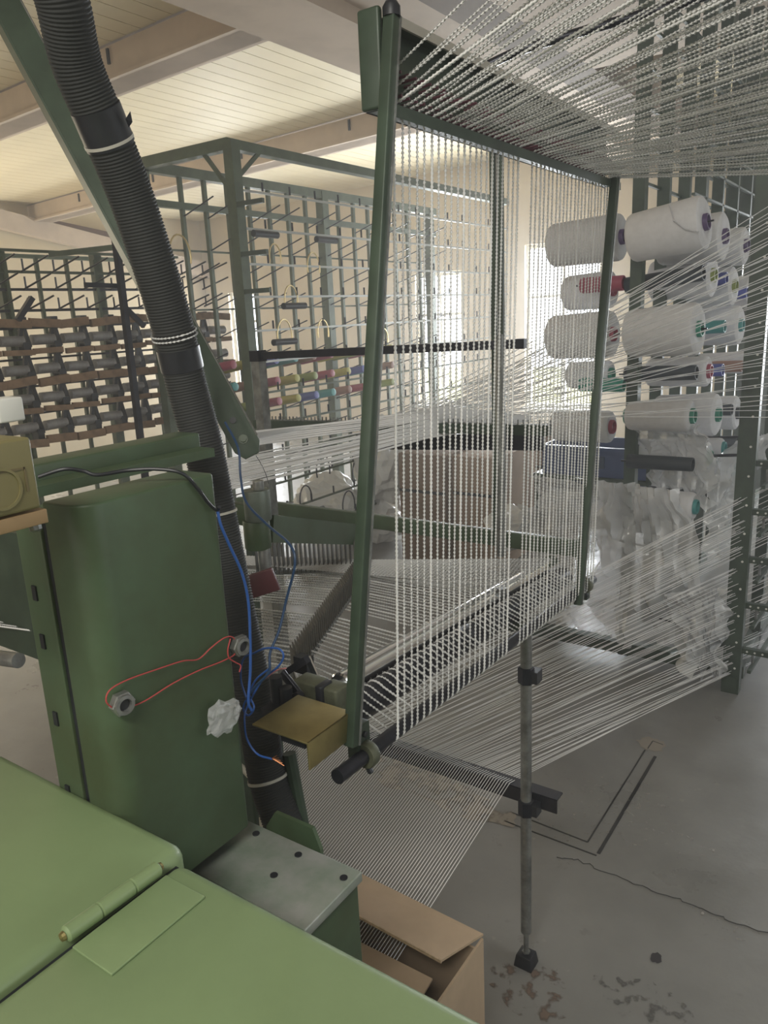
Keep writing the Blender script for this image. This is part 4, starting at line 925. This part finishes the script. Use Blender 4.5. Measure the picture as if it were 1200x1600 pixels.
# ------------------------------------------------------------------ cartons behind the curtain
def carton(px0, px1, pyb, pyt, y, m, lab, dep=.4):
    a = aty(px0, pyb, y); b = aty(px1, pyb, y); t = aty(px0, pyt, y); z0 = max(0, min(a.z, b.z)); 
    r = empty('carton', ((a.x+b.x)/2, y+dep/2, 0), lab, 'box')
    MB().bb((a.x, y, 0), (b.x, y+dep, t.z)).build('body', m, r, bevel=.004)
    for k in (.33, .66):
        MB().bb((a.x-.001, y-.002, t.z*k), (b.x+.001, y, t.z*k+.02)).build('strap', BLACK, r)
    return r
carton(628, 698, 850, 708, 4.2, BROWNBOX, 'dark brown tall carton seen through the left part of the curtain')
carton(701, 776, 852, 712, 4.3, mat('tan_cardboard', (.36, .26, .18), .85, 0, .12, 6), 'tan strapped carton beside the dark brown one', .5)
carton(788, 826, 800, 690, 5.2, mat('pale_cardboard', (.42, .33, .26), .85, 0, .12, 6), 'pale carton standing furthest back behind the cords')
carton(836, 872, 760, 668, 5.0, BROWNBOX, 'small brown carton just left of the creel')
# plastic-bagged yarn behind the left post
for k, (px, py, y, s, lab) in enumerate([(600, 720, 4.4, (.22, .2, .3), 'clear plastic bag of white yarn behind the near green post'), (520, 790, 4.3, (.3, .2, .22), 'clear plastic bag of white yarn low behind the wire loops'), (800, 825, 4.0, (.16, .15, .12), 'white plastic bag of yarn on the floor beyond the table'), (585, 800, 4.6, (.25, .2, .25), 'crumpled clear bag resting against the dark brown carton')]):
    c = aty(px, py, y); o = crumple('yarn_bag', c, s, mat('white_bagged_yarn', (.62, .62, .6), .35), 20+k, 4, .25); tag(o, lab, 'bag')
# tube lamp under the roof
a = aty(690, 203, 6.6); b = aty(806, 243, 6.6)
tl_ = empty('tube_lamp', atz(690, 206, 3.22), 'long white fluorescent tube lamp under the roof, seen through the cords', 'ceiling lamp')
A_, B_ = atz(690, 206, 3.22), atz(806, 244, 3.22); A_.x = B_.x = (A_.x+B_.x)/2
MB().bb((A_.x-.07, A_.y, 3.25), (A_.x+.07, B_.y, 3.32)).build('housing', WHITEP, tl_, bevel=.01)
for d in (-.035, .035): MB().tube([(A_.x+d, A_.y+.04, 3.23), (A_.x+d, B_.y-.04, 3.23)], .014, 12).build('tube', mat('lamp_tube', (.9, .9, .85), .3), tl_, smooth=True)
for yy in (A_.y+.2, B_.y-.2): MB().tube([(A_.x, yy, 3.32), (A_.x, yy, 3.44)], .006, 6).build('hanger', STEEL, tl_)

# ------------------------------------------------------------------ thin scattering volume added for the glare veil around the windows
hm_ = bpy.data.materials.new('glare_haze'); hm_.use_nodes = True; nt = hm_.node_tree; nt.nodes.clear()
o_ = nt.nodes.new('ShaderNodeOutputMaterial'); v_ = nt.nodes.new('ShaderNodeVolumeScatter')
v_.inputs['Density'].default_value = .024; v_.inputs['Anisotropy'].default_value = .45; v_.inputs['Color'].default_value = (1, .97, .92, 1)
nt.links.new(v_.outputs[0], o_.inputs['Volume'])
tag(MB().bb((XL+.02, YF+.1, .004), (XR-.1, YB-.06, 3.05)).build('haze', hm_), kind='stuff')
